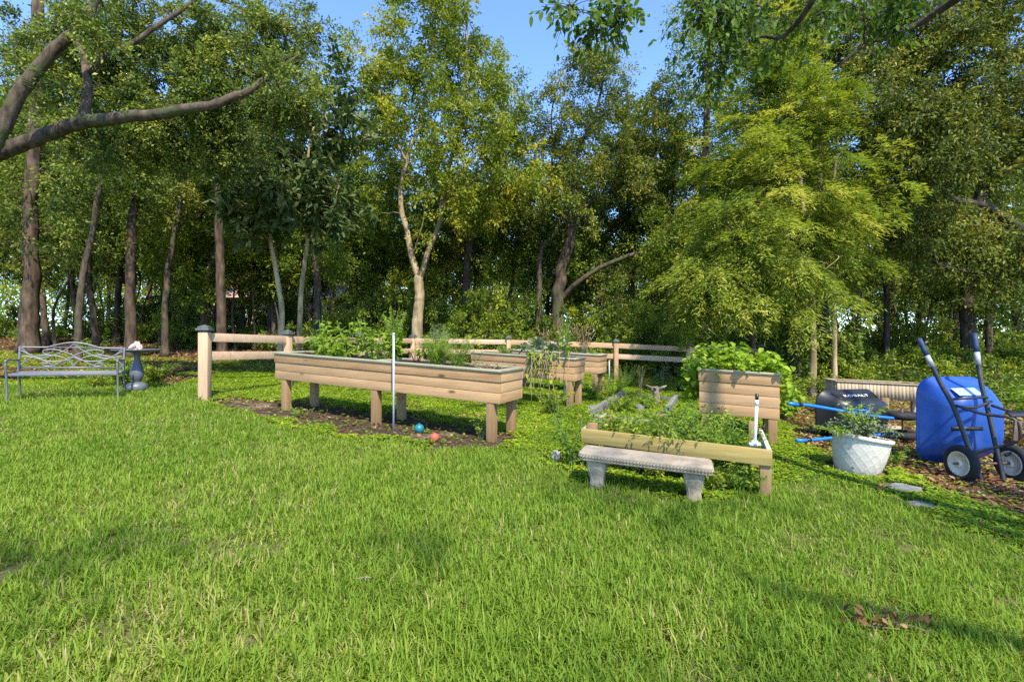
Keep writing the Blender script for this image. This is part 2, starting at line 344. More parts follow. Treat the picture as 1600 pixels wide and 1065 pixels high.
litc = ramp(t, f1, [(.3, (.05, .026, .014)), (.7, (.19, .10, .055))])
woodc = mix(t, ramp(t, f2, [(.42, (0, 0, 0)), (.6, (1, 1, 1))]), ramp(t, f1, [(.3, (.06, .035, .018)), (.7, (.16, .10, .05))]), ramp(t, f1, [(.3, (.06, .08, .015)), (.7, (.13, .15, .03))]))
grc = ramp(t, f1, [(.3, (.06, .06, .02)), (.7, (.17, .16, .06))])
r = attr(t, "rnd")
c = mix(t, ramp(t, r, [(.2, (0, 0, 0)), (.3, (1, 1, 1))]), soilc, litc); c = mix(t, ramp(t, r, [(.5, (0, 0, 0)), (.6, (1, 1, 1))]), c, woodc)
c = mix(t, ramp(t, r, [(.8, (0, 0, 0)), (.95, (1, 1, 1))]), c, grc)
t.links.new(c, b.inputs["Base Color"]); b.inputs["Roughness"].default_value = .95; b.inputs["Specular IOR Level"].default_value = .1
bump(t, f1, 1.0, .04, b)
tag(mb.build("ground", gm), kind="structure")

# ------------------------------------------------------------------ lawn grass
SOLID = [(*G(1338, 735)[:2], .30), (*G(1410, 764)[:2], .20), (*G(1436, 790)[:2], .13), (*G(870, 722)[:2], .07), (*G(1500, 745)[:2], .22), (*G(934, 760)[:2], .12), (*G(1084, 781)[:2], .12)]   # (x, y, r) feet that keep grass off
def clear(x, y):
    k = np.ones(len(x), bool)
    for (a, b, r) in SOLID: k &= (x - a) ** 2 + (y - b) ** 2 > r * r
    return k
def strip_points(y0, y1, dens, side=1.5, pad=1.2):
    out = []
    for yy in np.arange(y0, y1, .25):
        hw = side * (yy + .12) + pad; n = int(dens(yy) * .25 * 2 * hw)
        out.append(np.stack([rng.uniform(-hw, hw, n), rng.uniform(yy, yy + .25, n)], -1))
    return np.vstack(out)
C_ = strip_points(1.0, 10.5, lambda y: 2100 * (2 / max(y, 1.6)) ** .85)
K = 6
P = np.repeat(C_, K, 0) + rng.normal(0, .017, (len(C_) * K, 2)); tid = np.repeat(np.arange(len(C_)), K)
lawn, soil, lit, wood = masks(C_[:, 0], C_[:, 1])
pn = vnoise(C_[:, 0], C_[:, 1], .38, 21) * .55 + vnoise(C_[:, 0], C_[:, 1], .10, 22) * .45
keep = lawn & ~soil & (rng.random(len(C_)) < np.where(lit, .12, np.where(pn < .22, .30, np.where(pn < .30, .75, 1))))
edge = ~lawn & ~soil & ~lit & ~wood & (C_[:, 1] < 10.5) & (rng.random(len(C_)) < .85 * vnoise(C_[:, 0], C_[:, 1], .6, 29))
kt = keep | edge
tb_ = rng.uniform(0, 6.28, len(C_)); ts_ = rng.lognormal(0, .22, len(C_)); tc_ = rng.random(len(C_))
kk = np.repeat(kt, K) & clear(P[:, 0], P[:, 1]); P = P[kk]; tid = tid[kk]; x, y = P.T; n = len(x); pn = pn[tid]; isedge = edge[tid]
big = vnoise(x, y, 1.4, 23); th0 = tb_[tid] + rng.normal(0, 1.5, n)
lean = np.clip(rng.gamma(2.6, .30, n), .05, 1.7)
Lb = (.040 + .034 * rng.random(n) + .050 * rng.random(n) ** 6) * ts_[tid] * (.75 + .45 * big) * (.75 + .45 * pn)
Lb *= np.where(isedge, .75, 1)
Wb = (.0036 + .0036 * rng.random(n)) * (1 + .085 * y)
hd = np.stack([np.cos(th0), np.sin(th0)], -1); sd2 = np.stack([-hd[:, 1], hd[:, 0]], -1)
z0 = gz(x, y) - .004
def bp(fr, bend, wd):
    a = lean * bend; out = Lb * fr
    cx = x + hd[:, 0] * out * np.sin(a); cy = y + hd[:, 1] * out * np.sin(a); cz = z0 + out * np.cos(a)
    return (np.stack([cx - sd2[:, 0] * wd, cy - sd2[:, 1] * wd, cz], -1), np.stack([cx + sd2[:, 0] * wd, cy + sd2[:, 1] * wd, cz], -1))
b0, b1 = bp(0, 0, Wb * .4); m0, m1 = bp(.55, .6, Wb * .5); t0, _ = bp(1.0, 1.0, Wb * 0)
V = np.stack([b0, b1, m1, m0, t0], 1).reshape(-1, 3); o5 = np.arange(n)[:, None] * 5
rc = np.clip(.10 + .80 * (.35 * rng.random(n) + .25 * tc_[tid] + .25 * vnoise(x, y, .4, 25) + .25 * vnoise(x, y, 1.8, 26)), .09, 1)
dryp = .65 * np.clip(.035 + .10 * (vnoise(x, y, .6, 27) - .5) + .20 * (vnoise(x, y, .8, 28) > .80) + .25 * (pn < .36), .015, .45)
rc = np.where(rng.random(n) < dryp, rng.uniform(0, .07, n), rc)
mb = MB(); mb.add(V, o5 + np.array([0, 1, 2, 3]), o5 + np.array([3, 2, 4]), np.repeat(rc, 5))
g = mb.build("lawn_grass", M['grass']); tag(g, "thick green lawn grass with small dry thatch patches", "grass", kind="stuff")

# ------------------------------------------------------------------ ground cover, litter
P = strip_points(3.0, 16, lambda y: 2500 * (5 / max(y, 4.5)) ** .9, 1.45, 1.0)
lawn, soil, lit, wood = masks(P[:, 0], P[:, 1]); x, y = P.T
pn = vnoise(x, y, .55, 31) * .6 + vnoise(x, y, .17, 32) * .4
keep = ~lawn & clear(x, y) & (rng.random(len(x)) < np.where(soil, .05, np.where(lit, .10, np.where(wood, .45, np.where(pn < .3, .25, 1)))))
x, y, pn = x[keep], y[keep], pn[keep]; n = len(x); hgt = (.008 + .034 * rng.random(n)) * (.5 + 1.0 * pn)
pos = []; dirs = []; rr = []; LL = []
for k in range(3):
    a = rng.uniform(0, 6.28, n); pos.append(np.stack([x, y, gz(x, y) + hgt], -1)); dirs.append(np.stack([np.cos(a), np.sin(a), rng.normal(.1, .25, n)], -1))
    rr.append(np.clip(.2 + .6 * vnoise(x, y, .5, 33) + .2 * rng.normal(size=n), 0, 1)); LL.append((.015 + .017 * rng.random(n)) * (1 + .045 * y))
pos = np.vstack(pos); LL = np.concatenate(LL)
mb = MB(); mb.leaves(pos, np.vstack(dirs), LL, LL * .8, np.concatenate(rr), up=.75)
tag(mb.build("ground_cover", M['cover']), "low round-leaved weeds covering the ground round the garden beds", "ground cover", kind="stuff")
P = strip_points(3.0, 26, lambda y: 700 * (5 / max(y, 4.5)) ** .8, 1.45, 1.0)
lawn, soil, lit, wood = masks(P[:, 0], P[:, 1]); x, y = P.T
keep = (rng.random(len(x)) < np.where(lit, 1, np.where(soil, .07, np.where(wood, .75, np.where(lawn, .0, .07)))))
x, y = x[keep], y[keep]; n = len(x); a = rng.uniform(0, 6.28, n); LL = (.04 + .04 * rng.random(n)) * (1 + .03 * y)
mb = MB(); mb.leaves(np.stack([x, y, gz(x, y) + .01 + .025 * rng.random(n)], -1), np.stack([np.cos(a), np.sin(a), rng.normal(0, .3, n)], -1), LL, LL * .5, rng.random(n), up=.8)
tag(mb.build("leaf_litter", M['litter']), "brown fallen leaves lying under the trees and round the wheelbarrows", "leaf litter", kind="stuff")

# ------------------------------------------------------------------ trees
def ell(px, py, Y, rx, ry, rd, n, shell=.45):
    """n foliage clump centres in an ellipsoid whose size is given in photo pixels at depth Y"""
    c = at(px, py, Y); k = Y / F
    d = nrm(rng.normal(size=(n, 3))) * (rng.random((n, 1)) ** shell)
    return c + d * np.array([rx * k, rd, ry * k])
def pth(Y, *pts):
    """limb path: photo pixels (px, py[, depth change])"""
    return np.array([at(p[0], p[1], Y + (p[2] if len(p) > 2 else 0)) for p in pts])
def tree(name, label, base, limbs, cl, rad, leaf, mleaf, mbark, group=None, cat="tree", style='spray', m=120, kside=8, twigs=False, droop=.15, rich=False, wob=.12, rb=1.0, crown_name="crown"):
    base = np.asarray(base, float); root = thing(name, label, cat, base, 0, group)
    tb = MB(); nodes = []; nr = []
    for (pts, r0, r1) in limbs:
        c = curve(pts, 9); n = len(c); s = np.linspace(0, 1, n)
        w_ = rng.normal(0, 1, (n, 3)); w_ = sum(np.roll(w_, q, 0) for q in range(5)) / 5; c[1:-1] += w_[1:-1] * r0 * .22; rr = r0 + (r1 - r0) * s ** .85
        rr = rr * (1 + .025 * rng.normal(size=n))
        al = np.r_[0, np.cumsum(np.linalg.norm(np.diff(c, axis=0), axis=1))]
        if pts is limbs[0][0]: rr = rr * (1 + .5 * np.exp(-al / (1.6 * r0 + .05)))
        tb.tube(c, rr, max(kside, 7), r=.5); nodes.append(c[n // 5:]); nr.append(rr[n // 5:])
    nodes = np.vstack(nodes); nr = np.concatenate(nr)
    dist = np.sqrt(((cl[:, None] - nodes[None]) ** 2).sum(-1)).min(1); order = np.argsort(dist); N = [nodes]; NR = [nr]
    nodes_all = nodes; nr_all = nr
    for q in order:
        c = cl[q]; d = c - nodes_all; L = np.sqrt((d ** 2).sum(1)); cost = L + .7 * np.maximum(0, -d[:, 2]) + .15 * np.maximum(0, .03 - nr_all) * 20
        k = int(np.argmin(cost)); p0 = nodes_all[k]; ln = L[k]
        if ln < .05: continue
        t = np.linspace(0, 1, 6)[:, None]; mid = (p0 + c) / 2 + np.array([0, 0, .10 * ln]) + rng.normal(0, wob * ln, 3)
        pl = (1 - t) ** 2 * p0 + 2 * t * (1 - t) * mid + t * t * c; pl[1:-1] += rng.normal(0, .035 * ln, (4, 3))
        r0 = min(nr_all[k] * .72, (.010 + .014 * ln) * rb); rr = np.linspace(r0, max(.004, r0 * .3), 6)
        tb.tube(pl, rr, 5, cap=False, r=.5)
        nodes_all = np.vstack([nodes_all, pl[1:]]); nr_all = np.concatenate([nr_all, rr[1:]])
    nc = len(cl); cen = cl.mean(0); out = nrm((cl - cen) * np.array([1, 1, .6]))
    rad = np.broadcast_to(np.asarray(rad, float), (nc,)) * rng.uniform(.7, 1.3, nc)
    cv = np.clip(.46 + .22 * rng.normal(size=nc), .05, .95)
    lb = MB()
    if style == 'rosette':
        tips = np.repeat(cl, 5, 0) + rng.normal(size=(nc * 5, 3)) * np.repeat(rad, 5)[:, None] * .6
        td = nrm(np.repeat(out, 5, 0) + rng.normal(size=tips.shape) * .5 + np.array([0, 0, .35])); nl = m
        Pp = np.repeat(tips, nl, 0); td2 = np.repeat(td, nl, 0); Dd = nrm(rng.normal(size=Pp.shape) + td2 * .55)
        Pp = Pp + Dd * leaf[0] * .12; rn = np.clip(np.repeat(cv, 5 * nl) + .2 * rng.normal(size=len(Pp)), 0, 1)
        lb.leaves(Pp, Dd, leaf[0] * rng.uniform(.7, 1.15, len(Pp)), leaf[1], rn, .5, .1, True, droop)
    else:
        tw = 9; flat = .22 if style == 'feather' else .75
        tdir = rng.normal(size=(nc, tw, 3)) * np.array([1, 1, flat]) + out[:, None] * (.9 if style == 'feather' else .45)
        tdir = nrm(tdir); nl = m
        ti = rng.integers(0, tw, (nc, nl)); t = rng.random((nc, nl)) ** .65
        td = np.take_along_axis(tdir, ti[:, :, None].repeat(3, 2), 1)
        tl = rad[:, None] * (.65 + .5 * rng.random((nc, tw)))
        ln = np.take_along_axis(tl, ti, 1)
        dr = np.zeros((nc, nl, 3)); dr[..., 2] = -(t ** 2) * ln * (.55 if style == 'feather' else .2)
        Pp = cl[:, None] + td * (ln * t)[..., None] + dr + rng.normal(size=(nc, nl, 3)) * (rad[:, None, None] * (.055 if style == 'feather' else .11))
        if style == 'feather':
            side = nrm(np.cross(td, np.array([0, 0, 1.]))) * np.where(rng.random((nc, nl, 1)) < .5, -1, 1)
            Dd = td * .75 + side * .75 + rng.normal(size=td.shape) * .22 + np.array([0, 0, -.12])
        else:
            Dd = td * .6 + rng.normal(size=td.shape) * .65 + np.array([0, 0, -droop])
        Pp = Pp.reshape(-1, 3); Dd = Dd.reshape(-1, 3)
        rn = np.clip(cv[:, None] + .17 * rng.normal(size=(nc, nl)) + (.16 * (t - .5) if style == 'feather' else 0), 0, 1).ravel()
        lb.leaves(Pp, Dd, leaf[0] * rng.uniform(.65, 1.25, len(Pp)), leaf[1] * rng.uniform(.8, 1.2, len(Pp)), rn, .55 if style == 'feather' else .35, .12, rich, droop * .6)
        if twigs:
            for a in range(nc):
                for bq in range(tw):
                    s = np.linspace(0, 1, 4)[:, None]; e = tdir[a, bq] * tl[a, bq]; z = np.array([0, 0, -.2 * tl[a, bq]])
                    tb.tube(cl[a] + e * s + z * s * s, np.linspace(.006, .0025, 4) * rb, 3, cap=False, r=.4)
    tb.build("trunk", M[mbark], root, True, origin=base)
    lb.build(crown_name, M[mleaf], root, origin=base)
    return root

def make_trees():
    # --- big live oak at the left, its trunk just outside the photograph
    Y0 = 8.2; b = np.array([-10.3, 7.8, float(gz(-10.3, 7.8))])
    t0 = np.array([-10.0, 7.9, 3.2])
    limbs = [(np.vstack([b, b + [.05, 0, 1.6], t0]), .42, .33),
             (np.vstack([t0, at(-60, 262, 8.0), at(0, 238, 8.1), at(100, 198, 8.2), at(190, 184, 8.1), at(270, 174, 8.0), at(340, 160, 8.1), at(385, 143, 8.3), at(418, 122, 8.5)]), .15, .045),
             (np.vstack([t0, at(-40, 260, 7.6), at(0, 205, 7.6), at(45, 125, 7.7), at(100, 65, 7.9), at(135, 25, 8.0), at(180, -70, 8.3)]), .135, .06),
             (np.vstack([at(132, 192, 8.2), at(137, 150, 8.3), at(135, 112, 8.4), at(120, 60, 8.6)]), .085, .04),
             (np.vstack([at(136, 112, 8.4), at(165, 90, 8.5), at(205, 68, 8.7), at(262, 30, 8.9), at(330, -20, 9.2)]), .065, .03),
             (np.vstack([at(418, 122, 8.5), at(446, 100, 8.7), at(468, 85, 9.0)]), .028, .012),
             (np.vstack([t0, [-11.2, 6.2, 5.2], [-11.0, 4.6, 6.6]]), .22, .08)]
    cl = np.vstack([ell(60, 40, 8.6, 120, 90, 1.3, 40), ell(30, 150, 8.0, 70, 60, .8, 16), ell(230, 40, 9.0, 150, 85, 1.3, 48), ell(300, 110, 8.9, 130, 55, 1.0, 34),
                    ell(400, 40, 9.2, 75, 90, 1.0, 30), ell(230, 130, 8.5, 100, 42, .8, 20), ell(425, 120, 8.9, 55, 55, .7, 16), ell(300, 210, 9.4, 95, 45, .7, 22), ell(160, 215, 9.3, 80, 40, .7, 13), ell(70, 95, 9, 90, 60, .8, 16), ell(30, 60, 7.2, 40, 30, .2, 4), ell(20, 170, 7.3, 30, 25, .2, 4)])
    cl[:, 1] = np.maximum(cl[:, 1], 8.9 + rng.random(len(cl))); cl = np.vstack([cl, ell(75, 150, 7.7, 40, 20, .1, 2), ell(170, 90, 7.7, 40, 20, .15, 2), ell(430, 105, 8, 20, 20, .1, 4), ell(120, 15, 7.5, 60, 20, .15, 4)]) ; cl = np.vstack([cl, cl + np.abs(rng.normal(0, .22, cl.shape)) * np.where(rng.random(cl.shape) < .5, -1, 1) * [1, 0, 1] + [0, .15, 0]])[rng.permutation(len(cl) * 2)[:int(len(cl) * 1.5)]]
    tree("oak_tree", "huge live oak leaning in from the left edge on a long bare level limb", b, limbs, cl, .40, (.068, .030), 'oak', 'bark_oak', m=270, kside=12, twigs=True, droop=.1)
    # --- crape myrtle in the middle with the pale forked trunk
    b = on(652, 17.0); Y = 17.0
    limbs = [(np.vstack([b, pth(Y, (652, 500), (655, 465), (655, 432))]), .20, .155),
             (pth(Y, (655, 436), (643, 400), (636, 360), (626, 320), (627, 285), (640, 235), (655, 190, .3), (672, 120, .5), (680, 40, .8), (684, -60, 1)), .125, .03),
             (pth(Y, (656, 436), (668, 395), (688, 345), (692, 300), (708, 240), (722, 185), (728, 110), (730, 20), (735, -60)), .105, .03),
             (pth(Y, (688, 345), (705, 290, -.5), (745, 235, -.9), (780, 190, -1.2)), .05, .006),
             (pth(Y, (636, 255), (610, 200, -.3), (590, 130, -.6), (580, 60, -.8)), .055, .006),
             (pth(Y, (644, 400), (660, 350, -.5), (665, 300, -.8)), .03, .012)]
    cl = np.vstack([ell(690, 40, 17, 110, 110, 2.0, 62), ell(640, 170, 16.8, 85, 80, 1.6, 38), ell(760, 170, 17, 70, 80, 1.6, 34), ell(700, 250, 16.6, 110, 60, 1.5, 36), ell(600, 290, 17, 60, 55, 1.2, 10), ell(735, 320, 16.6, 60, 45, 1.2, 12), ell(570, 130, 17, 40, 80, 1.0, 15), ell(820, 240, 17, 28, 60, .8, 9), ell(680, -60, 17, 120, 80, 2, 20)])
    cl = np.vstack([cl, cl + rng.normal(0, .5, cl.shape)])[rng.permutation(len(cl) * 2)[:int(len(cl) * 1.45)]]
    tree("crape_myrtle", "tall yellow-green tree with a pale smooth trunk forked into two low down", b, limbs, cl, .62, (.125, .058), 'myrtle', 'bark_pale', m=190, droop=.2)
    # --- twisted oak right of centre
    b = on(872, 19.5); Y = 19.5
    limbs = [(np.vstack([b, pth(Y, (872, 470), (876, 430), (888, 385), (893, 350))]), .27, .19),
             (pth(Y, (876, 468), (905, 440, -.3), (945, 415, -.5), (985, 398, -.6), (1022, 385, -.6), (1040, 362, -.5), (1062, 320, -.3), (1080, 270, 0)), .115, .03),
             (pth(Y, (893, 352), (870, 330), (845, 335, -.3), (815, 330, -.6), (790, 322, -.8)), .07, .025),
             (pth(Y, (893, 352), (905, 330), (935, 310, .4), (975, 285, .7), (1010, 265, .9), (1030, 220, 1)), .10, .03),
             (pth(Y, (893, 352), (885, 310), (890, 270), (915, 215), (935, 160), (945, 90), (940, 40)), .11, .025),
             (pth(Y, (886, 320), (905, 280, .3), (950, 240, .6), (985, 200, .8), (1005, 150, 1)), .075, .022),
             (pth(Y, (888, 275), (868, 230, -.4), (862, 180, -.6), (875, 120, -.7)), .06, .02),
             (np.vstack([on(843, 19.6), pth(19.6, (842, 440), (845, 395), (868, 360), (882, 325))]), .14, .07)]
    cl = np.vstack([ell(920, 190, 19.5, 80, 90, 2.0, 48), ell(1010, 190, 19.8, 65, 70, 1.8, 34), ell(880, 290, 19.2, 65, 50, 1.6, 20), ell(980, 280, 19.5, 80, 45, 1.5, 22), ell(930, 95, 19.5, 45, 45, 1.2, 14), ell(800, 320, 19.0, 50, 40, 1, 12), ell(1050, 250, 19.8, 50, 60, 1.2, 18), ell(860, 200, 19.5, 30, 50, 1, 9)])
    cl = np.vstack([cl, cl + rng.normal(0, .5, cl.shape)])[rng.permutation(len(cl) * 2)[:int(len(cl) * 1.5)]]
    tree("twisted_oak", "twisted dark-limbed oak with thin olive foliage against the blue sky gap", b, limbs, cl, .60, (.12, .05), 'olive', 'bark_oak', m=205, wob=.26, rb=1.5)
    # --- loquat
    b = on(452, 13.0); Y = 13.0
    limbs = [(np.vstack([on(436, 13.0), pth(Y, (440, 480), (432, 430), (424, 380), (418, 330), (425, 270), (430, 200))]), .085, .03),
             (np.vstack([on(466, 13.1), pth(13.1, (470, 470), (474, 425), (480, 375), (470, 330), (480, 260), (490, 200))]), .075, .03),
             (pth(Y, (420, 350), (395, 300, -.3), (385, 230, -.4)), .045, .02), (pth(13.1, (478, 370), (515, 330, -.3), (530, 290, -.3)), .04, .008)]
    cl = np.vstack([ell(440, 300, 12.8, 80, 75, 1.4, 60), ell(500, 320, 13, 60, 60, 1.2, 34), ell(430, 210, 13, 60, 60, 1.2, 28), ell(520, 220, 13.4, 60, 60, 1.0, 24), ell(395, 330, 12.8, 40, 50, 1, 18), ell(535, 150, 13.6, 40, 45, .8, 11)])
    tree("loquat_tree", "loquat with big glossy dark leaves in whorls on two slim pale stems", b, limbs, cl, .34, (.255, .082), 'loquat', 'bark_pale', style='rosette', m=10, droop=.22)
    # --- feathery yellow-green tree at the right
    b = on(1270, 12.0); Y = 12.0
    limbs = [(np.vstack([b, pth(Y, (1270, 540), (1268, 470), (1260, 400), (1255, 320), (1245, 230), (1238, 130), (1232, 30))]), .085, .03),
             (np.vstack([on(1303, 12.2), pth(12.2, (1303, 520), (1302, 440), (1295, 350), (1305, 260), (1310, 170))]), .07, .025),
             (pth(Y, (1264, 380), (1200, 360, -.6), (1140, 350, -.9)), .035, .015),
             (pth(Y, (1266, 400), (1310, 400, -.9), (1290, 420, -1.5)), .02, .004)]
    cl = np.vstack([ell(1165, 370, 11.4, 85, 75, 1.1, 62), ell(1135, 450, 11.4, 70, 42, 1.0, 38), ell(1185, 260, 11.8, 65, 85, 1.1, 58), ell(1205, 150, 12, 60, 80, 1.0, 46), ell(1225, 60, 12, 60, 60, 1.0, 32), ell(1265, 200, 12.2, 55, 80, 1.0, 30), ell(1270, 330, 11.6, 65, 55, 1.0, 30), ell(1235, 440, 11.2, 70, 42, .8, 20), ell(1310, 385, 12, 50, 40, .8, 9), ell(1095, 415, 11.6, 35, 45, .8, 14), ell(1240, -10, 12, 60, 50, 1, 18), ell(1340, 300, 12.4, 60, 60, .8, 8)])
    cl = np.vstack([cl, cl + rng.normal(0, .35, cl.shape)[:, :]])[rng.permutation(len(cl) * 2)[:int(len(cl) * 1.55)]]
    tree("feathery_tree", "broad bright yellow-green tree with feathery drooping sprays on two thin straight stems", b, limbs, cl, .60, (.115, .025), 'feather', 'bark_pale', style='feather', m=270, droop=.15)
    # --- oak over the right edge
    b = np.array([15.2, 13.6, float(gz(15.2, 13.6))]); t0 = np.array([14.8, 13.4, 3.6])
    limbs = [(np.vstack([b, b + [0, 0, 2], t0]), .40, .3),
             (np.vstack([t0, at(1640, 380, 13.0), at(1590, 355, 12.8), at(1545, 325, 12.6), at(1500, 312, 12.4), at(1472, 300, 12.3), at(1440, 270, 12)]), .15, .04),
             (np.vstack([t0, at(1650, 330, 13.4), at(1600, 250, 13.4), at(1570, 170, 13.2), at(1560, 60, 13), at(1550, -40, 13)]), .2, .06),
             (np.vstack([at(1590, 355, 12.8), at(1540, 350, 13.2), at(1500, 340, 13.6), at(1470, 350, 13.8)]), .07, .03),
             (np.vstack([at(1610, 430, 13), at(1560, 430, 12.6), at(1500, 422, 12.3), at(1465, 412, 12.2)]), .05, .02),
             (np.vstack([at(1570, 170, 13.2), at(1500, 150, 12.6), at(1430, 160, 12.2), at(1380, 180, 12)]), .08, .03)]
    cl = np.vstack([ell(1500, 130, 12.6, 115, 95, 1.5, 74), ell(1440, 230, 12.2, 85, 65, 1.0, 36), ell(1570, 230, 12.8, 75, 80, 1.2, 44), ell(1420, 60, 12.5, 95, 65, 1.2, 40), ell(1560, 20, 12.5, 90, 60, 1.2, 36), ell(1560, 390, 12.6, 60, 60, .9, 26), ell(1500, 390, 12.6, 60, 45, .8, 16), ell(1640, 130, 12.5, 60, 150, 1.2, 20), ell(1370, 170, 12.2, 70, 80, .8, 26), ell(1370, 300, 12.8, 70, 60, .8, 22), ell(1440, 350, 12.8, 60, 50, .8, 16), ell(1350, 60, 12.6, 60, 60, .8, 16)])
    tree("overhanging_oak", "dark olive oak hanging over the right edge on curved heavy limbs", b, limbs, cl, .62, (.10, .042), 'olive', 'bark_dark', m=270, droop=.25, twigs=True, rb=1.2)
    # --- tree behind the camera on the right whose leafy twigs hang into the top of the view, its crown shades the lawn
    b = np.array([7.2, -2.6, float(gz(7.2, -2.6))]); t0 = b + [0, .1, 3.2]
    limbs = [(np.vstack([b, b + [.05, 0, 1.6], t0]), .26, .2),
             (np.vstack([t0, [4.9, .8, 5.0], [4.2, 2.6, 5.9], [3.6, 4.4, 6.2], at(1250, 30, 6.2), at(1180, 62, 6.4)]), .12, .015),
             (np.vstack([t0, [6.0, 1.2, 5.2], [6.2, 3.4, 6.2], at(1480, 12, 6.6), at(1395, 48, 6.8), at(1300, 110, 7.0)]), .12, .014),
             (np.vstack([[4.2, 2.6, 5.9], [2.6, 3.6, 5.7], at(985, -12, 5.6), at(962, 28, 5.6)]), .04, .006),
             (np.vstack([[2.6, 3.6, 5.7], at(930, -25, 5.3), at(890, 12, 5.3)]), .02, .005),
             (np.vstack([t0, [4.4, -2.6, 6.6], [3.4, -3.0, 8.2]]), .12, .04), (np.vstack([t0, [5.8, -2, 7], [5.6, -2, 9]]), .14, .05)]
    near = np.vstack([ell(1110, 15, 6.4, 70, 30, .5, 8), ell(1200, 22, 6.5, 80, 35, .6, 9), ell(1135, 95, 6.6, 40, 35, .3, 5), ell(1290, 20, 6.6, 70, 35, .5, 7), ell(970, 22, 5.6, 22, 20, .15, 4), ell(890, 14, 5.3, 16, 8, .12, 2), ell(940, 40, 5.5, 20, 10, .1, 2), ell(1400, 10, 6.6, 60, 30, .4, 8)])
    def blob(c, r, n):
        d = nrm(rng.normal(size=(n, 3))) * (rng.random((n, 1)) ** .5); return np.array(c) + d * np.array(r)
    sunny = [(G(1000, 872), .62), (G(470, 1005), .60), (G(1570, 955), .6), (G(650, 760), .5)]
    def gaps(c):
        t = (c[:, 2]) / sd.z; q = c[:, :2] - np.array([sd.x, sd.y]) * t[:, None]; k = np.ones(len(c), bool)
        for (g, r) in sunny: k &= (((q - g[:2]) / np.array([1.35, 1.0])) ** 2).sum(1) > (r + .45) ** 2
        return c[k]
    high = np.vstack([blob((3.2, -2.5, 7.8), (2.6, 1.4, 1.0), 50), blob((.4, -3.1, 7.9), (2.0, 1.1, .8), 26), blob((6.6, -1.7, 7.8), (2.2, 1.5, 1.1), 30)]); high = gaps(high)
    tree("maple_tree", "fresh green tree whose leafy twigs hang into the top of the view", b, limbs, np.vstack([near, high]), np.r_[np.full(len(near), .40), np.full(len(high), .62)], (.088, .052), 'maple', 'bark_dark', m=70, droop=.3, rich=True, twigs=True, rb=.8)
    # --- second shade tree behind the camera on the left
    b = np.array([-4.2, -4.0, float(gz(-4.2, -4.0))]); t0 = b + [0.1, 0, 3.4]
    limbs = [(np.vstack([b, b + [.05, 0, 1.6], t0]), .34, .26), (np.vstack([t0, b + [.8, 0, 5.6], b + [1.6, .3, 7.2]]), .2, .07), (np.vstack([t0, b + [-1.0, .1, 5.8], b + [-1.6, .4, 7.6]]), .2, .07)]
    cl = np.vstack([blob((-2.6, -3.4, 7.7), (2.0, 1.4, 1.0), 24), blob((-5.4, -2.9, 7.8), (2.2, 1.5, 1.1), 30)])
    cl = gaps(cl)
    tree("shade_oak", "oak standing behind the viewer that shades the near lawn", b, limbs, cl, .8, (.10, .045), 'oak', 'bark_oak', m=90)
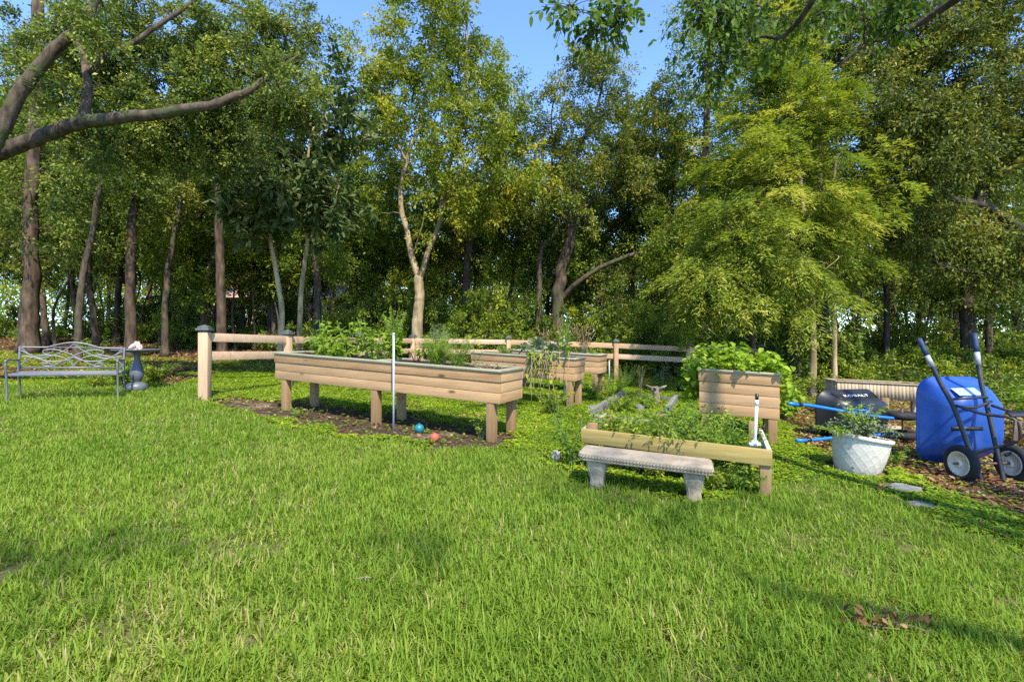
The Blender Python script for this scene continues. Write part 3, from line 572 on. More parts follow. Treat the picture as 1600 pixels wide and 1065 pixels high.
    # --- slim trees on the left and right, each with its own trunk line
    spec = [  # name, label, depth, trunk pixels, r0, r1, bark, leaf, ellipsoids
        ("pine_tree", "thick dark straight trunk behind the metal bench at far left", 15.5, [(46, 470), (50, 400), (48, 320), (55, 230), (60, 120), (60, 0)], .23, .15, 'bark_pine', 'olive', [(60, 300, 90, 70, 22), (40, 120, 120, 100, 26), (20, 400, 60, 40, 8)], .45),
        ("leaning_tree", "slim tree leaning right just behind the metal bench", 14.0, [(122, 505), (128, 440), (140, 380), (152, 320), (163, 250), (168, 180)], .10, .05, 'bark_oak', 'oak', [(150, 260, 80, 60, 20), (110, 340, 60, 50, 12)], .42),
        ("laurel_tree", "upright trunk directly behind the bird bath, wider than its neighbours", 15.5, [(205, 480), (204, 420), (207, 350), (212, 270), (205, 180)], .16, .09, 'bark_pine', 'oak', [(200, 330, 70, 60, 18), (220, 250, 80, 60, 20), (180, 150, 80, 70, 14)], .42),
        ("curved_tree", "slender bent trunk between the bird bath and the fence post", 16.5, [(258, 490), (262, 430), (270, 380), (285, 300), (296, 230), (300, 150)], .11, .05, 'bark_oak', 'olive', [(280, 300, 60, 50, 16), (310, 200, 60, 60, 14)], .42),
        ("red_pine", "straight reddish pine trunk rising just right of the near fence post", 16.0, [(346, 470), (344, 400), (342, 330), (340, 250), (338, 190), (335, 60)], .15, .10, 'bark_pine', 'olive', [(350, 210, 50, 60, 7), (300, 120, 60, 60, 12), (340, 30, 70, 50, 12)], .42),
        ("dark_tree", "dark leaning trunk right of the loquat stems", 17.5, [(497, 470), (494, 420), (490, 380), (482, 310), (475, 240)], .15, .08, 'bark_dark', 'dark', [(500, 380, 70, 50, 18), (560, 330, 60, 70, 22), (460, 180, 90, 70, 16)], .55),
        ("shadow_oak", "oak with a heavy trunk leaning right behind the pale forked tree", 21.0, [(728, 470), (730, 420), (740, 365), (765, 310), (780, 250), (790, 180)], .2, .1, 'bark_oak', 'dark', [(750, 330, 70, 70, 26), (800, 250, 50, 80, 16), (640, 350, 70, 70, 26), (780, 160, 50, 60, 12), (590, 240, 60, 80, 14)], .6),
        ("evergreen_oak", "tall dense dark green tree rising left of the feathery yellow-green one", 18.5, [(1108, 480), (1105, 400), (1100, 300), (1105, 180), (1110, 60)], .24, .1, 'bark_dark', 'mid', [(1110, 60, 65, 95, 40), (1100, 220, 50, 90, 30), (1060, 380, 60, 70, 34), (1110, 320, 55, 60, 18), (1150, 120, 60, 100, 20)], .62),
        ("tall_oak", "tall dark tree hidden behind the top of the feathery yellow-green tree", 16.5, [(1285, 480), (1288, 400), (1280, 280), (1275, 150), (1280, 20)], .2, .1, 'bark_dark', 'mid', [(1230, 110, 90, 110, 36), (1340, 110, 80, 110, 32), (1270, 260, 100, 80, 30), (1400, 240, 60, 80, 18)], .62),
        ("bent_sapling", "thin sapling bending right behind the box bed of vines", 15.0, [(1176, 500), (1165, 470), (1150, 440), (1140, 400)], .07, .04, 'bark_dark', 'dark', [(1150, 410, 60, 40, 12)], .5),
        ("slim_maple", "slim dark trunk straight above the black lying wheelbarrow", 14.5, [(1342, 480), (1338, 420), (1345, 360), (1340, 280)], .07, .04, 'bark_dark', 'mid', [(1350, 420, 50, 40, 12), (1370, 330, 50, 50, 12)], .42),
        ("crooked_oak", "crooked dark trunk left of the blue wheelbarrow handles", 16.5, [(1385, 470), (1380, 410), (1395, 350), (1390, 270)], .1, .05, 'bark_dark', 'olive', [(1420, 420, 60, 45, 14), (1410, 330, 60, 60, 12)], .45),
        ("stout_oak", "stout dark trunk behind the upright blue wheelbarrow", 15.0, [(1510, 480), (1515, 420), (1525, 340), (1540, 240)], .2, .12, 'bark_dark', 'dark', [(1560, 460, 60, 45, 16), (1500, 440, 60, 40, 14), (1570, 330, 70, 70, 20)], .5),
        ("slanted_tree", "trunk slanting up to the right at the far right edge", 16.0, [(1545, 490), (1565, 440), (1585, 400), (1610, 340)], .11, .06, 'bark_oak', 'dark', [(1600, 420, 50, 50, 12), (1590, 300, 60, 60, 12)], .5),
    ]
    for (nm, lab, Y, pts, r0, r1, bk, lf, es, rad) in spec:
        b = on(pts[0][0], Y); p = np.vstack([b, pth(Y, *pts)])
        cl = np.vstack([ell(e[0], e[1], Y + rng.uniform(-.5, .8), e[2] * 1.1, e[3] * 1.15, 1.5, int(e[4] * 1.7)) for e in es])
        tree(nm, lab, b, [(p, r0, r1)], cl, rad, (.115, .05), lf, bk, m=115, wob=.16)
make_trees()

# ------------------------------------------------------------------ repeated wood behind: prototypes copied in a loop
def proto_tree(name, label, group, h, low, rad, mleaf, mbark, nclu, lean=.5, r0=.14, m=110, leaf=(.15, .07), wide=2.0):
    base = np.zeros(3); top = np.array([rng.normal(0, lean), rng.normal(0, lean), h])
    p = np.array([base, top * .25 + [rng.normal(0, .15), rng.normal(0, .15), 0], top * .5 + [rng.normal(0, .3), rng.normal(0, .3), 0], top * .78, top * .95])
    limbs = [(p, r0, r0 * .35)]
    for k in range(3):
        z = rng.uniform(.25, .6); q = p[1] * (1 - z) + p[3] * z; a = rng.uniform(0, 6.28)
        limbs.append((np.array([q, q + [math.cos(a) * .9, math.sin(a) * .9, 1.0], q + [math.cos(a) * 1.7, math.sin(a) * 1.7, 2.4]]), r0 * .45, r0 * .15))
    d = nrm(rng.normal(size=(nclu, 3))) * rng.random((nclu, 1)) ** .45
    cl = np.array([top[0] * .6, top[1] * .6, (h + low) / 2]) + d * np.array([wide, wide, (h - low) / 2])
    return tree(name, label, base, limbs, cl, rad, leaf, mleaf, mbark, group, m=m)
def wood():
    g = "trees of the shaded wood behind the garden"
    pr = [proto_tree("wood_tree", "slender dark-leaved tree deep in the wood, one of many alike", g, 10.5, 2.0, .75, 'dark', 'bark_dark', 90, m=230),
          proto_tree("wood_tree", "slender olive-leaved tree deep in the wood, one of many alike", g, 11.5, 3.2, .75, 'olive', 'bark_dark', 85, m=230),
          proto_tree("wood_tree", "mid-green tree deep in the wood, one of many alike", g, 9.5, 1.6, .7, 'mid', 'bark_oak', 90, m=230),
          proto_tree("wood_tree", "tall dark-leaved tree deep in the wood, one of many alike", g, 12.5, 4.0, .8, 'dark', 'bark_pine', 95, m=230)]
    spots = []
    for k, px in enumerate(np.linspace(-120, 520, 8)): spots.append((px + rng.uniform(-20, 20), rng.uniform(19, 22)))
    for k, px in enumerate(np.linspace(-150, 1780, 30)): spots.append((px + rng.uniform(-25, 25), rng.uniform(21.5, 26)))
    for k, px in enumerate(np.linspace(-120, 1760, 27)): spots.append((px + rng.uniform(-30, 30), rng.uniform(28, 36)))
    used = set()
    for k, (px, Y) in enumerate(spots):
        q = int(rng.integers(0, 4)); sc = rng.uniform(.8, 1.08)
        if 470 < px < 600: sc *= .9
        if 780 < px < 960: sc *= .93
        loc = on(px, Y)
        if q not in used:
            used.add(q); o = pr[q]; o.location = loc; o.scale = (sc,) * 3
        else: dup(pr[q], loc, rng.uniform(0, 6.28), sc)
    # thin saplings between them
    g2 = "thin bare saplings standing in the wood"
    def sap(seed):
        c = np.array([[0, 0, 0], [rng.normal(0, .1), rng.normal(0, .1), 1.4], [rng.normal(0, .3), rng.normal(0, .3), 3], [rng.normal(0, .5), rng.normal(0, .5), 5]])
        d = nrm(rng.normal(size=(20, 3))) * rng.random((20, 1)) ** .5
        return tree("sapling", "thin bare-stemmed sapling in the wood, one of many alike", np.zeros(3), [(c, .055, .02)], c[3] + [0, 0, -1.0] + d * np.array([1.1, 1.1, 1.6]), .5, (.12, .055), ['mid', 'olive', 'oak'][seed], 'bark_dark', g2, m=75, kside=7)
    sp = [sap(k) for k in range(3)]; ns = 0
    for px in np.concatenate([np.linspace(60, 470, 13), np.linspace(960, 1180, 8), np.linspace(1330, 1640, 17)]):
        loc = on(px + rng.uniform(-12, 12), rng.uniform(17.5, 24)); sc = rng.uniform(.75, 1.2)
        if ns < 3: sp[ns].location = loc; sp[ns].scale = (sc,) * 3
        else: dup(sp[ns % 3], loc, rng.uniform(0, 6.28), sc)
        ns += 1
    # understorey shrubs
    g3 = "understorey shrubs along the edge of the wood"
    def shrub(h, w, ml, lab, n=34, leaf=(.10, .045), m=150):
        d = nrm(rng.normal(size=(n, 3))) * rng.random((n, 1)) ** .45; d[:, 2] = np.abs(d[:, 2])
        cl = np.array([0, 0, .25]) + d * np.array([w, w, h - .3])
        st = [(np.array([[0, 0, 0], [math.cos(a) * w * .2, math.sin(a) * w * .2, h * .4], [math.cos(a) * w * .4, math.sin(a) * w * .4, h * .75]]), .03, .01) for a in (0.3, 2.2, 4.4)]
        return tree("shrub", lab, np.zeros(3), st, cl, .36, leaf, ml, 'bark_dark', g3, "shrub", m=m, kside=7, crown_name="foliage")
    sh = [shrub(1.9, 1.3, 'dark', "dark rounded shrub under the trees, one of many alike"), shrub(1.3, 1.2, 'mid', "low mid-green shrub under the trees, one of many alike", 26), shrub(2.5, 1.2, 'mid', "tall mid-green shrub under the trees, one of many alike", 40), shrub(1.0, 1.0, 'oak', "small dark green shrub under the trees, one of many alike", 22), shrub(3.3, 1.3, 'dark', "tall dark shrub under the trees, one of many alike", 58)]
    spots = []
    for px in np.linspace(690, 1140, 16): spots.append((px + rng.uniform(-12, 12), rng.uniform(16.6, 18.6), [2, 0, 2, 1]))
    for px in np.linspace(540, 1180, 17): spots.append((px + rng.uniform(-12, 12), rng.uniform(18.8, 20), [2, 4, 4]))
    for px in np.linspace(1220, 1700, 11): spots.append((px + rng.uniform(-12, 12), rng.uniform(16, 19), [2, 4, 0]))
    for px in np.linspace(520, 1180, 13): spots.append((px + rng.uniform(-12, 12), rng.uniform(20.5, 22.5), [4, 4, 2]))
    for px in np.linspace(-80, 480, 15): spots.append((px + rng.uniform(-15, 15), rng.uniform(21, 25), [1, 3, 0, 1]))
    for px in (196, 228, 256, 282, 345, 372, 398, 420, 438, 455, 520, 545): spots.append((px + rng.uniform(-6, 6), rng.uniform(25, 29), [2, 4, 4]))
    for px in np.linspace(1330, 1720, 13): spots.append((px + rng.uniform(-12, 12), rng.uniform(12.2, 15), [1, 3, 3]))
    for px in np.linspace(1200, 1700, 10): spots.append((px + rng.uniform(-12, 12), rng.uniform(18, 22), [0, 1, 1]))
    used = set()
    for (px, Y, ks) in spots:
        q = ks[int(rng.integers(0, len(ks)))]; sc = rng.uniform(.7, 1.15); loc = on(px, Y)
        if q not in used: used.add(q); sh[q].location = loc; sh[q].scale = (sc,) * 3
        else: dup(sh[q], loc, rng.uniform(0, 6.28), sc)
    # the far wood closes the view
    n = 2300; ang = rng.uniform(-1.25, 1.25, n); rr = rng.uniform(40, 50, n); x = rr * np.tan(np.clip(ang, -1.1, 1.1)) * .72; y = rr
    z = gz(x, y) + .4 + 9.5 * rng.random(n) ** .9 * (.75 + .35 * vnoise(x, y, 7, 51)); keep = rng.random(n) < np.where(z < 5.0, .5, 1)
    cl = np.stack([x, y, z], -1)[keep]; nc = len(cl); m = 70
    Pp = (cl[:, None] + rng.normal(size=(nc, m, 3)) * .8).reshape(-1, 3)
    mb = MB(); mb.leaves(Pp, rng.normal(size=Pp.shape), .34 * rng.uniform(.7, 1.2, len(Pp)), .17, np.clip(np.repeat(.5 + .25 * rng.normal(size=nc), m) + .15 * rng.normal(size=len(Pp)), 0, 1))
    n = 1300; x = rng.uniform(-56, 52, n); y = rng.uniform(37, 44, n); z = gz(x, y) + .1 + 4.4 * rng.random(n) * (.35 + .9 * vnoise(x, y, 4, 53))
    cl = np.stack([x, y, z], -1); m2 = 70; P2 = (cl[:, None] + rng.normal(size=(n, m2, 3)) * .55).reshape(-1, 3)
    mb2 = MB(); mb2.leaves(P2, rng.normal(size=P2.shape), .24 * rng.uniform(.7, 1.2, len(P2)), .12, np.clip(np.repeat(.5 + .25 * rng.normal(size=n), m2) + .15 * rng.normal(size=len(P2)), 0, 1))
    tag(mb2.build("far_bushes", M['feather']), "bushes beyond the shaded trunks, sunlight put into their yellow-green leaf colour", "bushes", kind="stuff")  # sunlit look is painted in by the bright leaf material
    tag(mb.build("far_wood", M['mid']), "far-off leafy wood closing the view behind the trunks", "wood", kind="stuff")
wood()

# ================================================================== garden objects
def wp(o_loc, rz, p):
    """local point of a thing -> world (shear on)"""
    c, s = math.cos(rz), math.sin(rz); x = o_loc[0] + c * p[0] - s * p[1]; y = o_loc[1] + s * p[0] + c * p[1]
    return np.array([x, y, o_loc[2] + GA * (x - o_loc[0]) + GB * (y - o_loc[1]) + p[2]])
def gp3(x, y): return np.array([x, y, float(gz(x, y))])

# ---- elevated cedar beds
def raised_bed(label, front_right, rz, L, Wd, z0, z1, legs, nplank=3, legw=.105, dividers=0, rimw=.075, name="raised_bed", group="elevated wooden garden beds"):
    dx = np.array([math.cos(rz), math.sin(rz)]); dy = np.array([-dx[1], dx[0]])
    c = np.array(front_right) - dx * L / 2 + dy * Wd / 2; loc = gp3(*c)
    root = thing(name, label, "garden bed", loc, rz, group, shear=True)
    ph = (z1 - .025 - z0) / nplank; th = .036
    for sy in (-1, 1):
        for k in range(nplank):
            m = MB(); push = .010 if k == nplank - 1 else 0
            m.box((0, sy * (Wd / 2 - th / 2 + push), z0 + ph * (k + .5)), (L + 2 * push, th, ph - .005), r=rng.random()); m.build("side_plank", M['bedwood'], root, bevel=.003)
    for sx in (-1, 1):
        for k in range(nplank):
            m = MB(); push = .010 if k == nplank - 1 else 0
            m.box((0, 0, 0), (Wd - 2 * th - .004 + 2 * push, th, ph - .005), r=rng.random())
            o = m_rot(m, math.pi / 2, (sx * (L / 2 - th / 2 + push - .001), 0, z0 + ph * (k + .5))).build("end_plank", M['bedendwood'], root, bevel=.003)
    zr = z1 - .0125; ov = .028
    for sy in (-1, 1):
        m = MB(); m.box((0, sy * (Wd / 2 + ov - rimw / 2), zr), (L + 2 * ov, rimw, .028)); m.build("rim_board", M['bedrim'], root, bevel=.004)
    for sx in (-1, 1):
        m = MB(); m.box((sx * (L / 2 + ov - rimw / 2), 0, zr + .001), (rimw, Wd + 2 * ov - 2 * rimw - .003, .028)); m.build("rim_board", M['bedrim'], root, bevel=.004)
    for k in range(dividers):
        x = -L / 2 + L * (k + 1) / (dividers + 1)
        m = MB(); m.box((x, 0, zr - .004), (.06, Wd - .09, .03)); m.build("cross_board", M['bedrim'], root, bevel=.003)
    m = MB(); nxx, nyy = 60, 14; gx, gy = np.meshgrid(np.linspace(-L / 2 + th + .003, L / 2 - th - .003, nxx), np.linspace(-Wd / 2 + th + .003, Wd / 2 - th - .003, nyy))
    zz = z1 - .085 + .035 * (vnoise(gx, gy, .12, 61) - .5); i = (np.arange(nyy - 1)[:, None] * nxx + np.arange(nxx - 1)).ravel()
    m.add(np.stack([gx, gy, zz], -1), np.stack([i, i + 1, i + nxx + 1, i + nxx], -1)); m.build("soil", M['soil'], root)
    m = MB(); m.box((0, 0, z0 + .012), (L - 2 * th - .004, Wd - 2 * th - .004, .02)); m.build("floor_board", M['legwood'], root)
    for fx in legs:
        for sy in (-1, 1):
            m = MB(); m.box((-L / 2 + fx * L, sy * (Wd / 2 - th - legw / 2 - .001) if False else sy * (Wd / 2 - legw / 2 - .006), (z0 - .06) / 2), (legw, legw, z0 + .056), r=rng.random())
            m.build("leg", M['legwood'], root, bevel=.005)
    return root, loc, rz
def m_rot(m, a, off):
    c, s = math.cos(a), math.sin(a); R = np.array([[c, -s, 0], [s, c, 0], [0, 0, 1]])
    m.V = [v @ R.T + np.array(off) for v in m.V]; return m
M['bedendwood'] = mat_wood("cedar_end_boards", (0.287, 0.161, 0.070), (0.448, 0.269, 0.129), (0.554, 0.361, 0.194), 1)
RZ = math.atan2(-.438, .899)
bed1, b1loc, _ = raised_bed("longest elevated cedar bed, full of pepper plants and herbs, in the middle", (-.15, 5.97), RZ, 3.88, .66, .475, .885, (.045, .5, .965), dividers=1)
bed2, b2loc, _ = raised_bed("elevated cedar bed with dry vines hanging over its front board", (1.10, 8.78), RZ, 2.1, .58, .49, .90, (.06, .95))
bed3, b3loc, _ = raised_bed("farthest elevated cedar bed, with withered brown plants standing in it", (1.84, 10.54), RZ, 2.1, .58, .49, .90, (.06, .95))

# ---- box bed with vines
rz4 = math.atan2(-.37, .88)
c0 = np.array([2.55, 6.80]); dx4 = np.array([math.cos(rz4), math.sin(rz4)]); dy4 = np.array([-dx4[1], dx4[0]]); L4, W4 = .97, 1.0
c4 = c0 + dx4 * L4 / 2 + dy4 * W4 / 2; b4loc = gp3(*c4)
bed4, _, _ = raised_bed("square four-plank wooden box bed overflowing with bright green vines", c0 + dx4 * L4, rz4, L4, W4, .34, .94, (.08, .92), nplank=4, rimw=.06, group="elevated wooden garden beds")

# ---- low plot frame behind the stone bench
fl = np.array([.70, 4.99]); fr = np.array([2.26, 4.34]); rzp = math.atan2(fr[1] - fl[1], fr[0] - fl[0]); Lp = np.linalg.norm(fr - fl); Dp = 1.02
cp = (fl + fr) / 2; ploc = gp3(*cp)
plot = thing("plot_frame", "open low plot frame of treated boards on corner posts behind the stone bench", "garden plot", ploc, rzp, shear=True)
m = MB(); m.box((0, -.019, .355), (Lp, .038, .14)); m.build("front_board", M['plotwood'], plot, bevel=.004)
M['plotside'] = mat_wood("treated_side_boards", (.30, .26, .17), (.50, .46, .36), (.66, .63, .54), 1)
for sx in (-1, 1):
    m = MB(); m.box((sx * (Lp / 2 - .02), Dp / 2, .354), (.038, Dp - .004, .138)); m.build("side_board", M['plotside'], plot, bevel=.004)
for sx, sy, zt in ((-1, 0, .475), (1, 0, .283), (-1, 1, .42), (1, 1, .50)):
    m = MB(); y = .05 if sy == 0 else Dp - .05; m.box((sx * (Lp / 2 - .095 if sy or zt > .4 else Lp / 2 - .05), y if zt > .3 else .022, zt / 2 - .03), (.09, .09 if zt > .3 else .078, zt + .06)); m.build("corner_post", M['legwood'], plot, bevel=.005)

# ---- low weathered frame on the ground
rzf = math.atan2(-.38, .92); Lf = 1.06; FLx = np.array([1.27, 7.93]); floc = gp3(*(FLx + np.array([.92, -.38]) * Lf / 2))
low = thing("low_garden_frame", "low weathered grey board frame lying on the ground between the beds", "garden frame", floc, rzf, shear=True)
m = MB(); m.box((-.06, 0, .03), (Lf - .2, .04, .09)); m.build("front_board", M['oldwood'], low, bevel=.004)
m = MB(); m.box((.12, 2.9, .04), (Lf - .25, .04, .10)); m.build("back_board", M['oldwood'], low, bevel=.004)
M['oldside'] = mat_wood("weathered_side_boards", (.14, .13, .11), (.28, .26, .23), (.44, .42, .38), 1)
for sx in (-1, 1):
    m = MB(); m.box((sx * Lf / 2, 1.45, .085), (.075, 2.855, .15)); m.build("side_board", M['oldside'], low, bevel=.004)

# ---- rail fence
fp = [(G(320, 625)[:2], 1.19, 1), ((-4.58, 10.2), 1.12, 0), ((-3.9, 12.8), 1.06, 0), ((-3.05, 15.4), 1.02, 0), ((-.1, 15.0), 1.10, 0), ((3.02, 14.5), 1.13, 0), ((5.1, 14.4), 1.11, 0), ((7.12, 14.3), 1.14, 0)]
SHEAR[:] = [0, 0]
f0 = gp3(*fp[0][0]); fence = thing("rail_fence", "two-rail timber fence that runs back and across behind the garden beds", "fence", f0)
prev = None
for (xy, hgt, capd) in fp:
    p = gp3(*xy) - f0; w = .150 if capd else .125
    d = (np.array(fp[1][0]) - np.array(fp[0][0])) if xy[0] < -3 else np.array([1., 0]); a = math.atan2(d[1], d[0])
    c, s = math.cos(a), math.sin(a); R = np.array([[c, -s, 0], [s, c, 0], [0, 0, 1]])
    if capd: R = np.array([[math.cos(.12), -math.sin(.12), 0], [math.sin(.12), math.cos(.12), 0], [0, 0, 1]])
    m = MB(); m.box(p + [0, 0, (hgt - .04) / 2 - .05], (w, w, hgt + .02), R); po = m.build("post", M['fencepost'], fence, bevel=.008)
    m = MB(); m.box(p + [0, 0, hgt - .018], (w + .055, w + .055, .04), R); m.box(p + [0, 0, hgt + .018], (w + .012, w + .012, .032), R)
    q = p + np.array([0, 0, hgt + .034]); k = (w - .01) / 2; V = np.array([[-k, -k, 0], [k, -k, 0], [k, k, 0], [-k, k, 0], [0, 0, .03]]) @ R.T + q
    m.add(V, None, [[0, 1, 4], [1, 2, 4], [2, 3, 4], [3, 0, 4]]); m.build("cap", M['cap'], po, bevel=.004)
    if prev is not None:
        for off, hh in ((-.07 - .095, .145), (-.475, .145)):
            a0, a1 = prev[0] + [0, 0, prev[1] + off + .02], p + [0, 0, hgt + off + .02]
            dd = nrm(a1 - a0); m = MB(); m.beam(a0 + dd * prev[2] * .5, a1 - dd * w * .5, .038, hh, r=rng.random())
            # rails are flat boards: local grain runs along x, so rotate the texture by building each as its own mesh
            m.build("rail", M['fencewood'], fence, bevel=.004)
    prev = (p, hgt, w)

# ---- stakes and pipes
def stake(label, base, h, r, mat, name="garden_stake", group=None, lean=(0, 0), cat="stake"):
    root = thing(name, label, cat, base, 0, group)
    m = MB(); m.tube([[0, 0, -.05], [lean[0] * .5, lean[1] * .5, h * .5], [lean[0], lean[1], h]], r, 10); m.build("rod", mat, root, True)
    m = MB(); m.tube([[lean[0], lean[1], h - .012], [lean[0], lean[1], h + .012]], r * 1.25, 10); m.build("end_cap", mat, root, True)
    return root
SHEAR[:] = [0, 0]
stake("tall pale stake standing against the front of the longest bed", G(615, 672), 1.26, .0135, M['stake'])
stake("pale stake behind the dry vines of the middle bed", gp3(*(wp(b2loc, RZ, (.62, .36, 0))[:2])), 1.30, .014, M['stake'])
stake("short pale stake right of the farthest bed", G(952, 600), .62, .016, M['stake'])
pl = wp(ploc, rzp, (Lp / 2 - .13, .10, 0)); 
pipe = thing("irrigation_pipe", "white plastic upright pipe with a black tip at the plot corner", "pipe", pl)
m = MB(); m.tube([[0, 0, .42], [.012, .008, .6], [.03, .02, .80]], .0135, 14); m.build("pipe", M['pvc'], pipe, True)
m = MB(); m.tube([[.028, .019, .78], [.0305, .02, .83]], .017, 14); m.build("coupling", M['pvc'], pipe, True)
m = MB(); m.tube([[.03, .02, .828], [.031, .021, .885]], .015, 12); m.build("nozzle", M['blackplastic'], pipe, True)
m = MB(); m.tube([[-.0, 0, .435], [-.0, 0, .47]], .026, 14); m.tube([[-.05, 0, .435], [.05, 0, .435]], .018, 12); m.build("elbow", M['pvc'], pipe, True)

# ---- stone bench
sl_, sr_ = G(934, 760), G(1084, 781); dd = sr_[:2] - sl_[:2]; rzb = math.atan2(dd[1], dd[0]); sep = float(np.linalg.norm(dd)); mid = (sl_[:2] + sr_[:2]) / 2; sloc = gp3(*mid)
bench = thing("stone_bench", "small aged concrete bench with scrolled legs on the lawn", "bench", sloc, rzb, shear=True)
def rrect(w, h, rad, n=8, z=0.0, cx=0, cy=0):
    pts = []
    for (sx, sy, a0) in ((1, 1, 0), (-1, 1, 90), (-1, -1, 180), (1, -1, 270)):
        for k in range(n):
            a = R_(a0 + 90 * k / (n - 1)); pts.append((cx + sx * (w / 2 - rad) + rad * math.cos(a), cy + sy * (h / 2 - rad) + rad * math.sin(a), z))
    return pts
LB, WB, zb = sep + .30, .33, .255
prof = [(-.030, .0), (-.010, .004), (-.004, .018), (-.012, .030), (-.002, .046), (-.0, .062), (-.008, .074), (-.03, .080), (-.09, .0815)]
m = MB(); rings = []
for (ins, z) in prof:
    a = np.array(rrect(LB + 2 * ins, WB + 2 * ins, max(.012, .055 + ins), 14, zb + z))
    per = np.cumsum(np.r_[0, np.linalg.norm(np.diff(a[:, :2], axis=0), axis=1)])
    rings.append(a)
m.loft(rings); m.build("seat_slab", M['concrete'], bench, True)
m = MB()                                       # rope-like moulded border round the slab edge
per = np.array(rrect(LB - .002, WB - .002, .053, 14, zb + .040)); per = np.vstack([per, per[:1]])
seg = np.r_[0, np.cumsum(np.linalg.norm(np.diff(per, axis=0), axis=1))]; nb = int(seg[-1] / .027)
for k in range(nb):
    s = (k + .5) / nb * seg[-1]; p = np.array([np.interp(s, seg, per[:, q]) for q in range(3)]); p2 = np.array([np.interp((s + .01) % seg[-1], seg, per[:, q]) for q in range(3)])
    d = nrm(p2 - p); up = np.array([0, 0, 1.]); n_ = np.cross(d, up); R = np.stack([nrm(d + up * .8), n_, np.cross(nrm(d + up * .8), n_)], 1)
    m.ball(p, (.019, .007, .008), 7, 5, R)
m.build("carved_border", M['concrete'], bench, True)
for sx in (-1, 1):
    m = MB(); rings = []
    for z, w, yy in ((-.03, .125, .20), (.02, .125, .205), (.05, .118, .20), (.085, .115, .185), (.13, .132, .20), (.175, .155, .235), (.21, .165, .25), (.235, .16, .255), (.256, .17, .26)):
        a = np.array(rrect(w, yy, .03, 12, z)); ang = np.arange(len(a))
        flute = 1 + (.022 * np.cos(ang * 2 * np.pi / 4) if .03 < z < .24 else 0); a[:, :2] *= np.asarray(flute)[..., None] if np.ndim(flute) else flute
        a[:, 0] += sx * sep / 2; rings.append(a)
    m.loft(rings); m.build("leg", M['concrete'], bench, True)

# ---- white pot
pc = G(1338, 735); 
pot = thing("flower_pot", "tilted white flower pot with a raised diamond pattern", "pot", pc, 0)
tl = Matrix.Rotation(R_(9), 3, 'Y'); RT = np.array(tl)
def lat(th, z):
    if z < .035 or z > .365: return 0
    a = (th * 16 / (2 * np.pi) + z / .105) % 1; b2 = (th * 16 / (2 * np.pi) - z / .105) % 1
    return .0024 * np.maximum(np.exp(-((a - .5) / .10) ** 2), np.exp(-((b2 - .5) / .10) ** 2))
zz = np.linspace(.0, .38, 60); pr = [(.185 + .080 * (z / .38) ** .8 + .012 * math.sin(math.pi * z / .38), z - .03) for z in zz]
m = MB(); m.lathe(pr, 190, R=RT, cap1=False, fn=lambda th, z: lat(th, z + .03)); 
m.lathe([(.268, .346), (.284, .350), (.289, .366), (.286, .386), (.278, .392), (.264, .392), (.257, .384), (.254, .33), (.247, .25)], 72, R=RT, cap0=False, cap1=False)
m.build("body", M['potwhite'], pot, True)
m = MB(); m.lathe([(.250, .33), (.12, .345), (.02, .35)], 40, R=RT, cap0=False); m.build("soil", M['soil'], pot, True)

# ---- metal garden bench
pL, pR = G(10, 629), G(184, 624); dd = pR[:2] - pL[:2]; rzm = math.atan2(dd[1], dd[0]); WM = float(np.linalg.norm(dd)); mloc = gp3(*((pL[:2] + pR[:2]) / 2))
mb_ = thing("metal_bench", "grey metal garden bench with a scrollwork back on the lawn edge", "bench", mloc, rzm, shear=True)
h = WM / 2; by = .47
m = MB(); zs = .80
m.beam([-h, by + .06, zs], [h, by + .06, zs], .022, .022) if False else None
m.tube(curve([[-h, by + .05, zs], [-h * .55, by + .05, zs], [-h * .42, by + .05, zs + .02], [-h * .2, by + .05, zs + .065], [0, by + .05, zs + .082], [h * .2, by + .05, zs + .065], [h * .42, by + .05, zs + .02], [h * .55, by + .05, zs], [h, by + .05, zs]], 8), .012, 8)
m.tube([[-h, by + .02, .475], [h, by + .02, .475]], .013, 8)
m.tube([[-h * .55, by + .05, zs], [h * .55, by + .05, zs]], .008, 8)
m.build("back_rails", M['benchmetal'], mb_, True)
m = MB()
def bk(pts): # back panel curve: x fraction of half width, z
    return curve([[p[0] * h, by + .02 + .03 * (p[1] - .475) / .32, p[1]] for p in pts], 8)
for s in (-1, 1):
    for c in ([(0, .87), (.06, .82), (.20, .74), (.42, .66), (.66, .63), (.98, .745)],
              [(.97, .79), (.85, .70), (.62, .60), (.35, .575), (.12, .60), (.0, .655), (.12, .71), (.30, .755), (.48, .765), (.58, .735), (.54, .69), (.46, .70), (.46, .725)],
              [(0, .655), (.14, .61), (.32, .53), (.46, .495), (.56, .51), (.56, .545), (.48, .55)],
              [(.98, .50), (.85, .60), (.68, .66), (.45, .67), (.25, .65), (.09, .585), (0, .49)],
              [(.97, .66), (.80, .645), (.6, .60), (.44, .535), (.4, .48)]):
        m.tube(bk([(p[0] * s, p[1]) for p in c]), .0105, 7)
m.build("scrollwork", M['benchmetal'], mb_, True)
m = MB()
for k in range(8): m.box((0, .03 + k * .058, .418 + .006 * math.cos(k)), (2 * h, .036, .012))
m.box((0, .004, .412), (2 * h, .014, .04)); m.build("seat", M['benchmetal'], mb_, bevel=.003)
